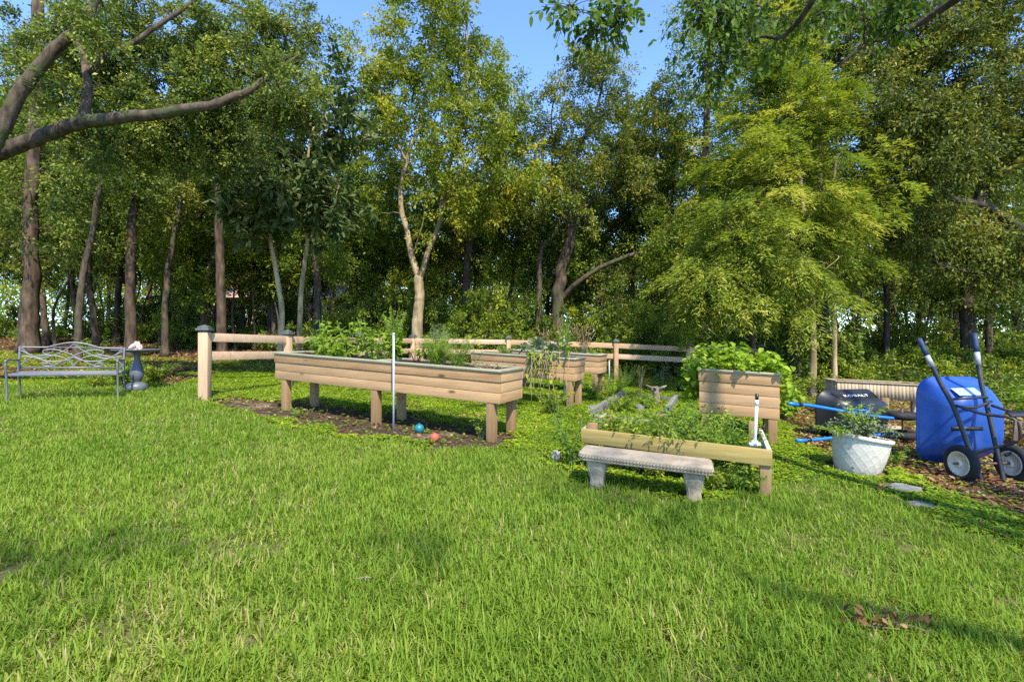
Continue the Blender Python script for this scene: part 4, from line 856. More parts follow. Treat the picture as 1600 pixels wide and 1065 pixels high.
for s in (-1, 1):
    m = MB(); m.tube(curve([[s * h, .0, -.03], [s * h, .012, .2], [s * h, -.005, .40], [s * h, -.03, .56], [s * h, .0, .625], [s * h, .06, .63], [s * h, .25, .615], [s * h, by + .03, .60]], 7), .0155, 8)
    m.ball((s * h, -.02, .615), (.02, .032, .03), 10, 7)
    m.build("arm_and_front_leg", M['benchmetal'], mb_, True)
    m = MB(); m.tube(curve([[s * h, by + .10, -.03], [s * h, by + .04, .2], [s * h, by + .0, .42], [s * h, by + .03, .6], [s * h, by + .06, .81]], 6), .017, 8); m.build("back_leg", M['benchmetal'], mb_, True)
    m = MB(); m.tube([[s * h, .01, .405], [s * h, by, .405]], .012, 8); m.build("seat_support", M['benchmetal'], mb_, True)

# ---- bird bath and figurine
bb = G(214, 611); bath = thing("bird_bath", "blue-grey glazed bird bath on a teardrop pedestal beside the metal bench", "bird bath", bb)
m = MB(); m.lathe([(.10, -.03), (.145, .0), (.162, .045), (.165, .085), (.150, .125), (.105, .158), (.055, .172)], 40); m.build("base", M['bathstone'], bath, True)
m = MB(); m.lathe([(.055, .170), (.062, .185), (.085, .22), (.104, .275), (.108, .33), (.096, .40), (.072, .48), (.054, .56), (.046, .61), (.050, .65), (.075, .685), (.11, .70)], 40); m.build("pedestal", M['bathstone'], bath, True)
m = MB(); m.lathe([(.10, .698), (.22, .705), (.33, .720), (.372, .737), (.378, .750), (.368, .757), (.345, .752), (.25, .738), (.1, .73), (.01, .729)], 56); m.build("bowl", M['bathstone'], bath, True)
fig = thing("bird_figurine", "small pinkish stone pair of birds on the bird bath bowl", "figurine", bb + np.array([-.01, 0, .734]))
m = MB()
for (cx, a, s) in ((-.05, .5, 1.0), (.045, 2.4, .92)):
    c, sn = math.cos(a), math.sin(a); Rz = np.array([[c, -sn, 0], [sn, c, 0], [0, 0, 1]]); Rp = np.array(Matrix.Rotation(R_(-38), 3, 'Y')); RR = Rz @ Rp
    o = np.array([cx, 0, .075 * s])
    m.ball(o, np.array([.075, .042, .045]) * s, 14, 10, RR); m.ball(o + RR @ np.array([.066, 0, .022]) * s, np.array([.034, .03, .031]) * s, 12, 9)
    m.loft([o + (RR @ (np.array(q) * s).T).T for q in ([[-.05, -.025, .012], [-.05, .025, .012], [-.05, .025, -.012], [-.05, -.025, -.012]], [[-.15, -.018, .004], [-.15, .018, .004], [-.15, .018, -.006], [-.15, -.018, -.006]])])
    b0 = o + RR @ np.array([.09, 0, .02]) * s; m.tube([b0, b0 + RR @ np.array([.04, 0, -.006])], [.011, .002], 6)
    for sy in (-1, 1): m.ball(o + RR @ np.array([-.02, sy * .036, .008]) * s, np.array([.065, .012, .028]) * s, 10, 7, RR)
m.tube(curve([[-.10, -.03, .004], [0, .02, .022], [.10, -.02, .006]], 6), .020, 8); m.build("birds", M['figure'], fig, True)

# ---- balls, stones, litter objects
for (px, py, r, mk, lab) in ((655, 672, .062, 'teal', "teal rubber ball on the soil under the longest bed"), (679, 685, .052, 'red', "coral red rubber ball on the soil under the longest bed")):
    p = G(px, py + 4); o = thing("rubber_ball", lab, "ball", p, 0, "balls under the bed"); m = MB(); m.ball((0, 0, r * .9), (r, r, r), 22, 15); m.build("ball", M[mk], o, True)
    m = MB(); m.tube([[0, -.003, r * 1.88], [0, .004, r * 1.90]], r * .16, 10); m.build("plug", M[mk], o, True)
def rock(name, lab, p, r, mat, cat, flat=1.0, group=None, seed=1):
    q = np.random.default_rng(seed); m = MB(); nu, nv = 22, 12; ph = np.linspace(-1.5, 1.5, nv); th = np.linspace(0, 2 * np.pi, nu, endpoint=False)
    A = np.stack([np.cos(ph)[:, None] * np.cos(th), np.cos(ph)[:, None] * np.sin(th), np.sin(ph)[:, None] + 0 * th], -1)
    ph2 = q.uniform(0, 6, 6); rad = 1 + .16 * np.sin(3 * A[..., 0] + ph2[0]) + .13 * np.sin(5 * A[..., 1] + ph2[1]) + .08 * np.sin(7 * A[..., 2] + 4 * A[..., 0] + ph2[2]) + .05 * q.normal(size=A.shape[:2])
    A = A * rad[..., None] * np.asarray(r); A[..., 2] = np.clip(A[..., 2], -r[2], r[2] * flat) + r[2] * .5
    m.loft(A); SHEAR[:] = [GA, GB]; o = m.build(name, mat, smooth=True); SHEAR[:] = [0, 0]; o.location = tuple(p); return tag(o, lab, cat, group)
rock("pale_rock", "pale rough rock beside the thin black wire at the plot corner", G(870, 722), (.055, .05, .085), M['palestone'], "rock", seed=2)
rock("stepping_stone", "larger grey flat stone in the grass below the white pot", G(1410, 764), (.175, .115, .03), M['stone'], "stone", .45, "flat stones in the grass", 3)
rock("stepping_stone", "smaller grey flat stone in the grass nearest the viewer", G(1436, 790), (.105, .075, .025), M['stone'], "stone", .45, "flat stones in the grass", 4)
rock("grey_rock", "lump of grey rock on the weeds right of the middle bed", G(924, 640), (.07, .06, .05), M['stone'], "rock", seed=6)
rock("grey_rock", "grey rock inside the low weathered frame", G(1000, 642), (.09, .07, .08), M['stone'], "rock", seed=8)
for k, (px, py) in enumerate(((893, 745), (883, 722), (1003, 745), (975, 740))):
    p = G(px, py); o = thing("plant_wire", ["thin black wire stake left of the plot frame, right of the pale rock", "thin black wire stake leaning just above the pale rock", "thin black wire under the stone bench seat, right one", "thin black wire under the stone bench seat, left one"][k], "wire", p, 0, "thin black wires at the plot")
    m = MB(); m.tube(curve([[0, 0, -.02], [.01, 0, .1], [.0, .01, .26 + .04 * (k % 2)]], 5) if k < 2 else curve([[-.05, 0, -.02], [-.02, 0, .08], [.08, .02, .19]], 5), .004, 5); m.build("wire", M['blacksteel'], o, True)
# dead stick pile on the near lawn
p = G(1370, 985); st = thing("dead_branch", "small heap of broken dead brown twigs on the near right lawn", "branch", p, 0, None, True)
m = MB()
for k in range(6):
    a = rng.normal(.12, .45); x0 = rng.uniform(-.19, .06); y0 = rng.uniform(-.04, .05); L = rng.uniform(.12, .26); z = rng.uniform(.02, .055)
    m.tube(curve([[x0, y0, z], [x0 + L * .5 * math.cos(a), y0 + L * .5 * math.sin(a), z + rng.uniform(0, .02)], [x0 + L * math.cos(a), y0 + L * math.sin(a), z + rng.uniform(-.01, .04)]], 4), rng.uniform(.003, .006), 6)
m.build("twigs", M['twig'], st, True)
n = 46; m = MB(); Pq = np.stack([rng.normal(.02, .11, n), rng.normal(.0, .03, n), rng.uniform(.035, .09, n)], -1); m.leaves(Pq, rng.normal(size=(n, 3)), .05, .02, rng.random(n), rich=True); m.build("dry_leaves", M['litter'], st)
p = G(570, 922); st = thing("fallen_twig", "single pale dry twig lying on the lawn in front of the longest bed", "twig", p, 0, None, True)
m = MB(); m.tube(curve([[-.045, 0, .06], [0, .006, .066], [.05, .012, .06]], 5), [.0035] * 11, 6); m.tube([[.0, .005, .065], [.012, -.02, .06]], .0025, 5); m.build("twig", M['driftwood'], st, True)
# stump, clay pot, black nursery pot
p = G(1026, 632); st = thing("driftwood_stump", "bleached gnarled stump standing behind the low weathered frame", "stump", p)
m = MB(); m.tube([[0, 0, -.03], [.0, 0, .1], [-.01, 0, .22], [-.02, .0, .34]], [.085, .065, .075, .10], 12)
for a in (0.1, 1.3, 2.9, 4.2, 5.3): m.tube(curve([[-.01, 0, .25], [.10 * math.cos(a), .10 * math.sin(a), .33], [.20 * math.cos(a), .16 * math.sin(a), .36 + .03 * math.sin(3 * a)]], 4), np.linspace(.045, .012, 9), 8)
m.build("stump", M['driftwood'], st, True)
def smallpot(lab, p, r, hh, mat):
    o = thing("nursery_pot", lab, "pot", p); m = MB(); m.lathe([(r * .75, -.01), (r, hh * .85), (r * 1.1, hh * .86), (r * 1.1, hh), (r * .95, hh), (r * .9, hh * .8)], 28, cap1=False); m.build("body", mat, o, True)
    m = MB(); m.lathe([(r * .92, hh * .82), (.01, hh * .86)], 20, cap0=False); m.build("soil", M['soil'], o, True)
smallpot("brown clay pot at the front corner of the low weathered frame", G(1032, 664), .085, .17, M['clay'])
smallpot("black nursery pot behind the low weathered frame by the vine bed", G(1064, 614), .10, .16, M['blackplastic'])

# ---- black lying wheelbarrow
K0 = gp3(3.90, 6.62); rk = math.atan2(.40, 2.0)
kb = thing("wheelbarrow", "black-tray wheelbarrow lying on its side with bright blue handles", "wheelbarrow", K0, rk, "wheelbarrows")
def tubrings(spec, n=9):
    """rings in the local x-z plane at depth y: (x0,x1,z0,z1,y,rad)"""
    out = []
    for (x0, x1, z0, z1, y, rad) in spec:
        a = np.array(rrect(x1 - x0, z1 - z0, rad, n)); out.append(np.stack([a[:, 0] + (x0 + x1) / 2, np.full(len(a), y), a[:, 1] + (z0 + z1) / 2], -1))
    return out
KX = .09
m = MB(); m.loft(tubrings([(a + KX, b + KX, c, d, e, f) for a, b, c, d, e, f in [(.62, 1.30, .17, .50, .08, .07), (.60, 1.32, .15, .52, .085, .09), (.53, 1.36, .09, .58, .22, .13), (.45, 1.42, .02, .645, .37, .17), (.43, 1.44, .0, .665, .385, .18), (.42, 1.45, -.005, .672, .40, .185), (.43, 1.44, .005, .66, .412, .18), (.47, 1.40, .04, .625, .38, .16), (.62, 1.28, .17, .50, .12, .08)]]), cap1=True)
tray = m.build("tray", M['blackplastic'], kb, True)
fc = bpy.data.curves.new("lettering", 'FONT'); fc.body = "KOBALT"; fc.size = .088; fc.align_x = 'CENTER'; fc.extrude = .0015; fc.shear = .12
fo = bpy.data.objects.new("lettering", fc); COL.objects.link(fo); fo.parent = tray; fo.data.materials.append(M['white'])
dg = bpy.context.evaluated_depsgraph_get(); me_ = bpy.data.meshes.new_from_object(fo.evaluated_get(dg)); bpy.data.objects.remove(fo)
fo = bpy.data.objects.new("lettering", me_); COL.objects.link(fo); fo.parent = tray
if not me_.materials: me_.materials.append(M['white'])
fo.scale = (1.25, .85, 1)
fo.location = (.94 + KX, .222, .588); fo.rotation_euler = (R_(26), 0, 0)
m = MB()                                       # raised panel on the upper wall round the lettering
for (x0, z0, x1, z1) in ((.66, .548, 1.24, .548), (1.24, .548, 1.30, .622), (1.30, .622, .60, .622), (.60, .622, .66, .548)):
    yv = lambda z: .085 + (z - .52) * (.285 / .125) - .004
    m.tube([[x0 + KX, yv(z0), z0], [x1 + KX, yv(z1), z1]], .006, 6)
m.build("panel_ridge", M['blackplastic'], tray, True)
for zz_, xs, xe in (((.55, .51, .42, .33, .28), -.27, 1.62), ((.06, .06, .08, .08, .06), -.14, 1.68)):
    kx = np.array([xs, xs + .35, .6, 1.15, xe]); ky = np.array([-.03, .0, .0, .02, .02]); hp = np.stack([kx, ky, zz_], -1); e0 = nrm(hp[1] - hp[0])
    hb = MB(); hb.tube(curve(hp, 8), .021, 12); ho = hb.build("handle_tube", M['bluepaint'], kb, True)
    hg = MB(); hg.tube([hp[0] - e0 * .035, hp[0] + e0 * .13], .0245, 12); hg.build("grip", M['bluepaint'], ho, True)
    hc = MB(); hc.tube([hp[0] + e0 * .132, hp[0] + e0 * .20], .0255, 12); hc.build("collar", M['blackplastic'], ho, True)
for z in (.17, .46):
    m = MB(); m.tube(curve([[.60, .03, z], [.62, -.12, z], [.66, -.20, z], [.80, -.20, z], [.95, .03, z]], 6), .012, 8); m.build("stand_leg", M['bluepaint'], kb, True)
m = MB(); m.tube([[.70, -.19, .16], [.70, -.19, .47]], .010, 8); m.tube([[1.0, .045, .04], [1.0, .045, .46]], .012, 8); m.build("cross_brace", M['bluepaint'], kb, True)
def torus(m, c, R0, r0, axis=2, nu=40, nv=14, sq=1.0):
    u = np.linspace(0, 2 * np.pi, nu, endpoint=False); v = np.linspace(0, 2 * np.pi, nv, endpoint=False)
    rr = R0 + r0 * np.cos(v)[None] * 1.0; A = np.stack([rr * np.cos(u)[:, None], rr * np.sin(u)[:, None], sq * r0 * np.sin(v)[None] + 0 * u[:, None]], -1)
    if axis == 0: A = A[..., [2, 0, 1]]
    if axis == 1: A = A[..., [0, 2, 1]]
    V = A.reshape(-1, 3) + np.asarray(c); i = np.arange(nu)[:, None] * nv; i2 = ((np.arange(nu) + 1) % nu)[:, None] * nv; j = np.arange(nv)[None]; j2 = (j + 1) % nv
    m.add(V, np.stack([i + j, i2 + j, i2 + j2, i + j2], -1).reshape(-1, 4)); return m
for z in (.33, .06):
    w = thing_part = MB(); torus(w, (1.60, .05, z), .145, .052); wo = w.build("wheel", M['rubber'], kb, True)
    m = MB(); m.lathe([(.10, z - .028), (.098, z - .03), (.05, z - .022), (.03, z - .045), (.03, z + .045), (.05, z + .022), (.098, z + .03), (.10, z + .028)], 28, c=(1.60, .05, 0)); m.build("hub", M['blackplastic'], wo, True)
m = MB(); m.tube([[1.60, .05, -.01], [1.60, .05, .42]], .010, 8); m.build("axle", M['rust'], kb, True)

# ---- blue upright wheelbarrow
B0 = gp3(4.93, 5.20); bw = thing("wheelbarrow", "blue-tray wheelbarrow stood upright on its two wheels with dark frame", "wheelbarrow", B0, R_(2), "wheelbarrows")
def L_(px, py, Y):
    return at(px, py, Y) - B0
m = MB(); XC = .25
spec = [(-.22, .22, .28, .77, .280, .14), (-.27, .27, .22, .83, .30, .17), (-.345, .345, .13, .93, .45, .19), (-.40, .40, .045, 1.0, .635, .17), (-.415, .415, .02, 1.025, .648, .205), (-.42, .42, .015, 1.03, .660, .21), (-.41, .41, .025, 1.02, .668, .205), (-.38, .38, .07, .98, .63, .11), (-.25, .25, .26, .80, .33, .09)]
m.loft(tubrings([(a + XC, b + XC, c, d, e, f) for a, b, c, d, e, f in spec], 12)); tr = m.build("tray", M['bluetray'], bw, True)
m = MB()                                      # sticker lies on the sloping upper wall of the tray
def wall(x, z): # point on the upper wall between ring z .83 (y .29) and z .93 (y .45)
    t = (z - .83) / .10; return np.array([x, .29 + .16 * t - .008, z])
g = [[wall(x, z + .02 * (x)) + np.array([0, -.003, 0]) for x in np.linspace(.02, .30, 8)] for z in np.linspace(.845, .915, 6)]
g = np.array(g); i = (np.arange(5)[:, None] * 8 + np.arange(7)).ravel(); m.add(g.reshape(-1, 3), np.stack([i, i + 1, i + 9, i + 8], -1)); m.build("sticker", M['sticker'], tr)
hl = [[-.11, -.12, -.10], [-.17, -.04, .22], [-.215, .12, .72], [-.265, .24, 1.0], [-.345, .42, 1.47]]
hr = [[.10, -.12, -.10], [.125, -.02, .22], [.19, .16, .72], [.215, .26, 1.0], [.30, .42, 1.53]]
for c in (hl, hr):
    q = curve(c, 8); n = len(q); k = int(n * .88)
    m = MB(); m.tube(q[:k + 1], .0235, 10); ho = m.build("handle_tube", M['blacksteel'], bw, True)
    m = MB(); m.tube(q[k:], .028, 12); m.build("grip", M['bluegrip'] if 'bluegrip' in M else M.setdefault('bluegrip', mat_plain("blue_rubber_grip", (.014, .034, .085), .6)), ho, True)
    m = MB(); m.tube([q[k - 2], q[k]], .0265, 10); m.build("tape", M.setdefault('tape', mat_plain("grey_worn_tape", (.30, .31, .31), .6)), ho, True)
m = MB(); m.tube(curve([[-.235, .12, .76], [0, .12, .74], [.22, .15, .80]], 5), .014, 8); m.tube([[-.24, .17, .82], [.21, .18, .84]], .013, 8)
m.box((.0, .20, .50), (.34, .02, .045)); m.build("cross_brace", M['blacksteel'], bw, True)
for s, base in ((-1, hl), (1, hr)):
    m = MB(); x = -.20 if s < 0 else .19
    q = curve([[x, .12, .76], [x + .10, -.06, .70], [x + .22, -.24, .68], [x + .26, -.28, .60], [x + .25, -.26, .45], [x + .10, -.08, .33], [x + .02, .0, .25]], 7)
    m.tube(q, .0145, 8); m.build("stand_leg", M['blacksteel'], bw, True)
    m = MB(); m.box((x + .25, -.27, .56), (.075, .02, .20), np.array(Matrix.Rotation(R_(6), 3, 'Y'))); m.build("foot_plate", M['rust'], bw, bevel=.004)
m = MB(); a = np.array([[.02, -.25, .69], [.02, -.18, .72], [.44, -.18, .73], [.44, -.25, .70]]); m.loft([a, a + [0, 0, .018]]); m.build("stand_plate", M['blacksteel'], bw, bevel=.003)
for x in (-.275, .275):
    m = MB(); cx = (x, -.02, .178); torus(m, cx, .150, .042, axis=0, nu=48, sq=1.0); wo = m.build("wheel", M['rubber'], bw, True)
    m = MB(); Rw = np.array([[0, 0, 1.], [0, 1., 0], [-1., 0, 0]])
    m.lathe([(.128, -.030), (.126, -.036), (.112, -.038), (.108, -.022), (.045, -.016), (.036, -.046), (.020, -.050), (.020, .050), (.036, .046), (.045, .016), (.108, .022), (.112, .038), (.126, .036), (.128, .030)], 40, c=cx, R=Rw)
    ro = m.build("rim", M['rim'], wo, True)
    for k in range(5):
        a = k * 2 * math.pi / 5 + .4; m = MB(); p = np.array([0, math.cos(a), math.sin(a)])
        t_ = np.array([0, -math.sin(a), math.cos(a)])
        for sx in (-1, 1):
            pts = []
            for q in np.linspace(0, 2 * np.pi, 12, endpoint=False): pts.append(np.array(cx) + p * (.076 + .020 * math.cos(q)) + t_ * .024 * math.sin(q) * (1 + .25 * math.cos(q)) + np.array([sx * .0225, 0, 0]))
            m.loft([pts, np.array(pts) + [sx * -.002, 0, 0]])
        m.build("rim_hollow_shade", M['rubber'], wo)  # thin dark discs on the rim paint the shade of its openings
m = MB(); m.tube([[-.36, -.02, .178], [.36, -.02, .178]], .0115, 10); m.build("axle", M['rust'], bw, True)

# ---- slatted planter box behind the wheelbarrows
q0 = on(1308, 9.0); rzq = R_(-7); pb = thing("planter_box", "long slatted wooden planter box on legs behind the wheelbarrows", "planter", gp3(q0[0] + .78, q0[1] + .1), rzq, shear=True)
LQ, WQ, za, zb2 = 1.55, .42, .36, .66
m = MB()
for k in range(26):
    x = -LQ / 2 + LQ * (k + .5) / 26; m.box((x, -WQ / 2, (za + zb2) / 2), (LQ / 26 - .006, .02, zb2 - za - .02), r=rng.random())
m.build("front_slats", M['boxwood'], pb)
m = MB()
for k in range(26):
    x = -LQ / 2 + LQ * (k + .5) / 26; m.box((x, WQ / 2, (za + zb2) / 2), (LQ / 26 - .006, .02, zb2 - za - .02), r=rng.random())
m.build("back_slats", M['boxwood'], pb)
for s in (-1, 1):
    m = MB()
    for k in range(7): m.box((s * LQ / 2, -WQ / 2 + .012 + (WQ - .024) * (k + .5) / 7, (za + zb2) / 2), (.02, (WQ - .024) / 7 - .006, zb2 - za - .02), r=rng.random())
    m.build("end_slats", M['boxwood'], pb)
    for t_ in (-1, 1):
        m = MB(); m.box((s * (LQ / 2 - .06), t_ * (WQ / 2 - .05), za / 2), (.06, .06, za + .08)); m.build("leg", M['boxwood'], pb, bevel=.003)
m = MB()
for s in (-1, 1): m.box((0, s * WQ / 2, zb2), (LQ + .07, .06, .022)); m.box((s * (LQ / 2 + .005), 0, zb2), (.06, WQ - .062, .022))
m.build("rim_board", M['boxwood'], pb, bevel=.003)
m = MB(); gx, gy = np.meshgrid(np.linspace(-LQ / 2 + .012, LQ / 2 - .012, 30), np.linspace(-WQ / 2 + .012, WQ / 2 - .012, 10)); i = (np.arange(9)[:, None] * 30 + np.arange(29)).ravel()
m.add(np.stack([gx, gy, zb2 - .04 + .05 * vnoise(gx, gy, .2, 71)], -1), np.stack([i, i + 1, i + 31, i + 30], -1)); m.build("soil", M['soil'], pb)
# loose timber behind the barrows
q1 = gp3(5.55, 7.45); lt = thing("loose_timber", "yellowish offcut timber leaning between the two wheelbarrows", "timber", q1, 0)
m = MB(); m.beam([0, .0, .02], [.10, .10, .55], .09, .04); m.build("board", M['legwood'], lt, bevel=.004)
m = MB(); m.beam([-.35, -.05, .06], [.30, .10, .10], .09, .05, r=.8); m.build("short_board", M['boxwood'], lt, bevel=.004)

# ---- tarp covered heap beyond the fence
q2 = gp3(7.35, 15.2); tp = thing("tarp_heap", "heap under a black tarpaulin beyond the far right fence post", "heap", q2)
m = MB(); nu, nv = 40, 16; th = np.linspace(0, 2 * np.pi, nu, endpoint=False); rings = []
for k in range(nv):
    f = k / (nv - 1); rr = 1.0 if f < .55 else math.cos((f - .55) / .45 * math.pi / 2 * .96)
    z = 1.0 * (f / .55) * .72 if f < .55 else .72 + .30 * math.sin((f - .55) / .45 * math.pi / 2)
    wv = 1 + .05 * np.sin(th * 7 + f * 3) * (1 - f) + .03 * np.sin(th * 13 + f * 7)
    rings.append(np.stack([.95 * rr * np.cos(th) * wv, .55 * rr * np.sin(th) * wv, np.full(nu, z) + .04 * np.sin(th * 2 + 1)], -1))
m.loft(rings); m.build("tarpaulin", M['tarp'], tp, True)
m = MB(); m.tube(curve([[-.98, -.1, .30], [-.5, -.52, .34], [.3, -.57, .30], [.97, -.1, .33]], 6), .012, 6); m.build("rope", M['twig'], tp, True)

# ---- neighbour's house glimpsed between the trunks
hq = gp3(-17.6, 36.0); hs = thing("house", "tan house with a pinkish tiled roof glimpsed through the trunks at left", "house", hq, R_(4))
HW, HD, hz = 15.0, 8.0, 3.0
m = MB(); m.box((0, HD / 2, hz / 2 - .3), (HW, HD, hz + .6)); m.build("wall", M['wall'], hs)
V = np.array([[-HW / 2 - .5, -.5, hz], [HW / 2 + .5, -.5, hz], [HW / 2 + .5, HD + .5, hz], [-HW / 2 - .5, HD + .5, hz], [-HW / 2 + 3.6, HD / 2, hz + 1.95], [HW / 2 - 3.6, HD / 2, hz + 1.95]])
m = MB(); m.add(V + [0, 0, .02], [[0, 1, 5, 4], [2, 3, 4, 5]], [[1, 2, 5], [3, 0, 4]]); m.add(V[:4], [[0, 3, 2, 1]]); m.build("roof", M['roof'], hs)
for x in (-5.4, -2.2, 1.2, 4.8):
    m = MB()
    for (cx, cz, w, hh) in ((x, 2.42, 1.5, .1), (x, .98, 1.5, .1), (x - .7, 1.7, .1, 1.34), (x + .7, 1.7, .1, 1.34)): m.box((cx, -.03, cz), (w, .07, hh))
    wo = m.build("window", M['trim'], hs); m = MB(); m.box((x, -.012, 1.7), (1.3, .02, 1.34)); m.build("pane", M['glass'], wo)
for x, nm in ((-7.0, 0), (7.0, 0)):
    m = MB(); m.box((x, -.46, hz - .08), (1.2, .06, .14)); m.build("gutter", M['trim'], hs)

# ================================================================== garden plants
def plant(name, label, base, stems, hgt, spread, leafL, leafW, mleaf, mstem='stem', group=None, cat="plant", per=12, lean=(0, 0), droop=.25, top=.15, up=.35, r0=.006, rich=True, spike=False):
    root = thing(name, label, cat, base, 0, group); sm = MB(); lm = MB()
    for k in range(stems):
        a = rng.uniform(0, 6.28); e = spread * rng.uniform(.35, 1.0); hh = hgt * rng.uniform(.72, 1.05)
        o = np.array([math.cos(a), math.sin(a), 0]) * min(.05, spread * .25) * rng.random()
        c = curve([o, o + [math.cos(a) * e * .3 + lean[0] * .3, math.sin(a) * e * .3 + lean[1] * .3, hh * .5], o + [math.cos(a) * e + lean[0], math.sin(a) * e + lean[1], hh]], 7)
        sm.tube(c, np.linspace(r0, r0 * .35, len(c)), 5, r=.5)
        t = top + (1 - top) * rng.random(per) ** .8; idx = t * (len(c) - 1); i0 = np.minimum(idx.astype(int), len(c) - 2); P_ = c[i0] + (c[i0 + 1] - c[i0]) * (idx - i0)[:, None]
        if spike:
            up_ = t > .62; D_ = rng.normal(size=(per, 3)) * [1, 1, .3] + [0, 0, .3]; LLf = np.where(up_, leafL * .35, leafL * 1.0)
        else:
            D_ = rng.normal(size=(per, 3)) * [1, 1, .35] + [0, 0, .12]; LLf = leafL * (1.1 - .45 * t)
        LLf = LLf * rng.uniform(.7, 1.2, per); Dn = nrm(D_)
        lm.leaves(P_ + Dn * .25 * LLf[:, None], Dn, LLf, leafW / leafL * LLf, np.clip(.5 + .25 * rng.normal() + .18 * rng.normal(size=per) + .15 * (t - .5), 0, 1), up, .12, rich, droop)
    sm.build("stems", M[mstem], root, True); lm.build("leaves", M[mleaf], root); return root
SHEAR[:] = [0, 0]
def onbed(loc, rz, x, y, z): return wp(loc, rz, (x, y, z))
zt = .885 - .085; g1 = "plants growing in the longest bed"
# px positions along the bed: x from -1.94 (left) to 1.94 (right)
P1 = [("pepper_plant", "tall leafy pepper plant at the left end of the longest bed", -1.42, .10, 7, .50, .20, .12, .05, 'vine', 22),
      ("pepper_plant", "bushy pepper plant second from the left in the longest bed", -1.12, -.10, 6, .32, .20, .11, .05, 'garden', 20),
      ("pepper_plant", "pepper plant with one tall drooping leaf, third from the left in the longest bed", -.92, .12, 5, .48, .18, .13, .05, 'vine', 18),
      ("pepper_plant", "low pepper plant spilling over the front rim of the longest bed", -.78, -.16, 6, .26, .24, .12, .055, 'vine', 18),
      ("pepper_plant", "tall loose pepper plant left of the spiked mint in the longest bed", -.46, .08, 6, .56, .18, .12, .045, 'vine', 20),
      ("pepper_plant", "thin pepper plant just left of the spiked mint, among pale bare stems", -.20, -.02, 5, .38, .22, .11, .042, 'garden', 16)]
for (nm, lab, x, y, st_, hh, sp, L, w, mt, per) in P1: plant(nm, lab, onbed(b1loc, RZ, x, y, zt), st_ + 1, hh * 1.22, sp * 1.2, L * 1.1, w * 1.1, mt, group=g1, per=per)
plant("mint_plant", "tallest bright green spiked herb behind the pale stake", onbed(b1loc, RZ, .0, .10, zt), 20, .78, .17, .085, .036, 'vine', group=g1, per=64, spike=True, r0=.005)
plant("chard_plant", "small plant with dark red stalks right of the pale stake", onbed(b1loc, RZ, .48, -.02, zt), 9, .26, .13, .12, .06, 'garden', 'stem_red', g1, per=3, top=.8, r0=.008)
plant("fennel_plant", "yellowish feathery bush right of the red-stalked plant", onbed(b1loc, RZ, .78, .02, zt), 34, .48, .27, .06, .010, 'vine', group=g1, per=70, r0=.003, rich=False)
plant("dill_plant", "grey-green feathery bush in the right half of the longest bed", onbed(b1loc, RZ, 1.12, .05, zt), 38, .47, .30, .055, .007, 'garden', group=g1, per=60, r0=.003, rich=False)
plant("rosemary_plant", "upright silvery grey bush at the back of the longest bed", onbed(b1loc, RZ, .72, .24, zt), 26, .62, .18, .04, .010, 'grey_herb', group=g1, per=60, r0=.004, rich=False, up=.1)
plant("thin_stalk_plant", "few tall thin bare stalks right of the feathery bushes", onbed(b1loc, RZ, 1.35, .2, zt), 5, .44, .16, .04, .012, 'grey_herb', group=g1, per=10, r0=.003)
plant("dry_stalks", "pale dry bent stalks lying over the right end of the longest bed", onbed(b1loc, RZ, 1.62, .05, zt), 16, .14, .42, .08, .02, 'dry', 'stem_dry', g1, per=3, r0=.004)
plant("dry_stalks", "pale bare stems in the middle of the longest bed", onbed(b1loc, RZ, -.08, .05, zt), 14, .26, .18, .07, .02, 'garden', 'stem_dry', g1, per=3, r0=.004)
g2 = "plants growing in the middle bed"
z2 = .90 - .085
plant("cabbage_plant", "broad grey-green leafy plant in the left of the middle bed", onbed(b2loc, RZ, .05, .05, z2), 9, .34, .24, .17, .12, 'grey_herb', group=g2, per=5, top=.6)
plant("cabbage_plant", "broad grey-green leafy plant beside the stake in the middle bed", onbed(b2loc, RZ, .42, .06, z2), 9, .38, .24, .18, .12, 'grey_herb', group=g2, per=5, top=.6)
plant("herb_plant", "low dark green herb at the left end of the middle bed", onbed(b2loc, RZ, -.45, .0, z2), 16, .24, .24, .06, .02, 'garden', group=g2, per=22)
plant("tall_herb", "tall thin yellow-green herb standing right of the stake", onbed(b2loc, RZ, .72, .18, z2), 6, .95, .14, .10, .04, 'vine', group=g2, per=30, spike=True)
# dry vines hanging over the front board
vr = thing("hanging_vine", "tangle of pale dry vines hanging down the front of the middle bed", "vine", onbed(b2loc, RZ, .45, -.29, z2), 0, g2); sm = MB(); lm = MB()
for k in range(24):
    x = rng.normal(.02, .20); f = np.array([math.sin(-RZ) * -1 * 0 + math.cos(RZ) * x, math.sin(RZ) * x, 0]); nrmv = np.array([math.sin(RZ), -math.cos(RZ), 0])
    hang = rng.uniform(.02, .75); out_ = rng.uniform(.06, .22)
    c = curve([f - nrmv * .12 + [0, 0, .02], f + nrmv * .05 + [0, 0, .13 + .05 * rng.random()], f + nrmv * (out_) + [rng.normal(0, .06), 0, .02], f + nrmv * (out_ + .03) + [rng.normal(0, .12), 0, -hang]], 6)
    sm.tube(c, .0045, 5, r=.5); j = rng.integers(4, len(c), 7); lm.leaves(c[j], rng.normal(size=(7, 3)) + [0, 0, -.3], .09 * rng.uniform(.6, 1.2, 7), .055, rng.random(7), .3, .12, True, .3)
sm.build("stems", M['stem_dry'], vr, True); lm.build("leaves", M['garden'], vr)
g3 = "plants growing in the farthest bed"
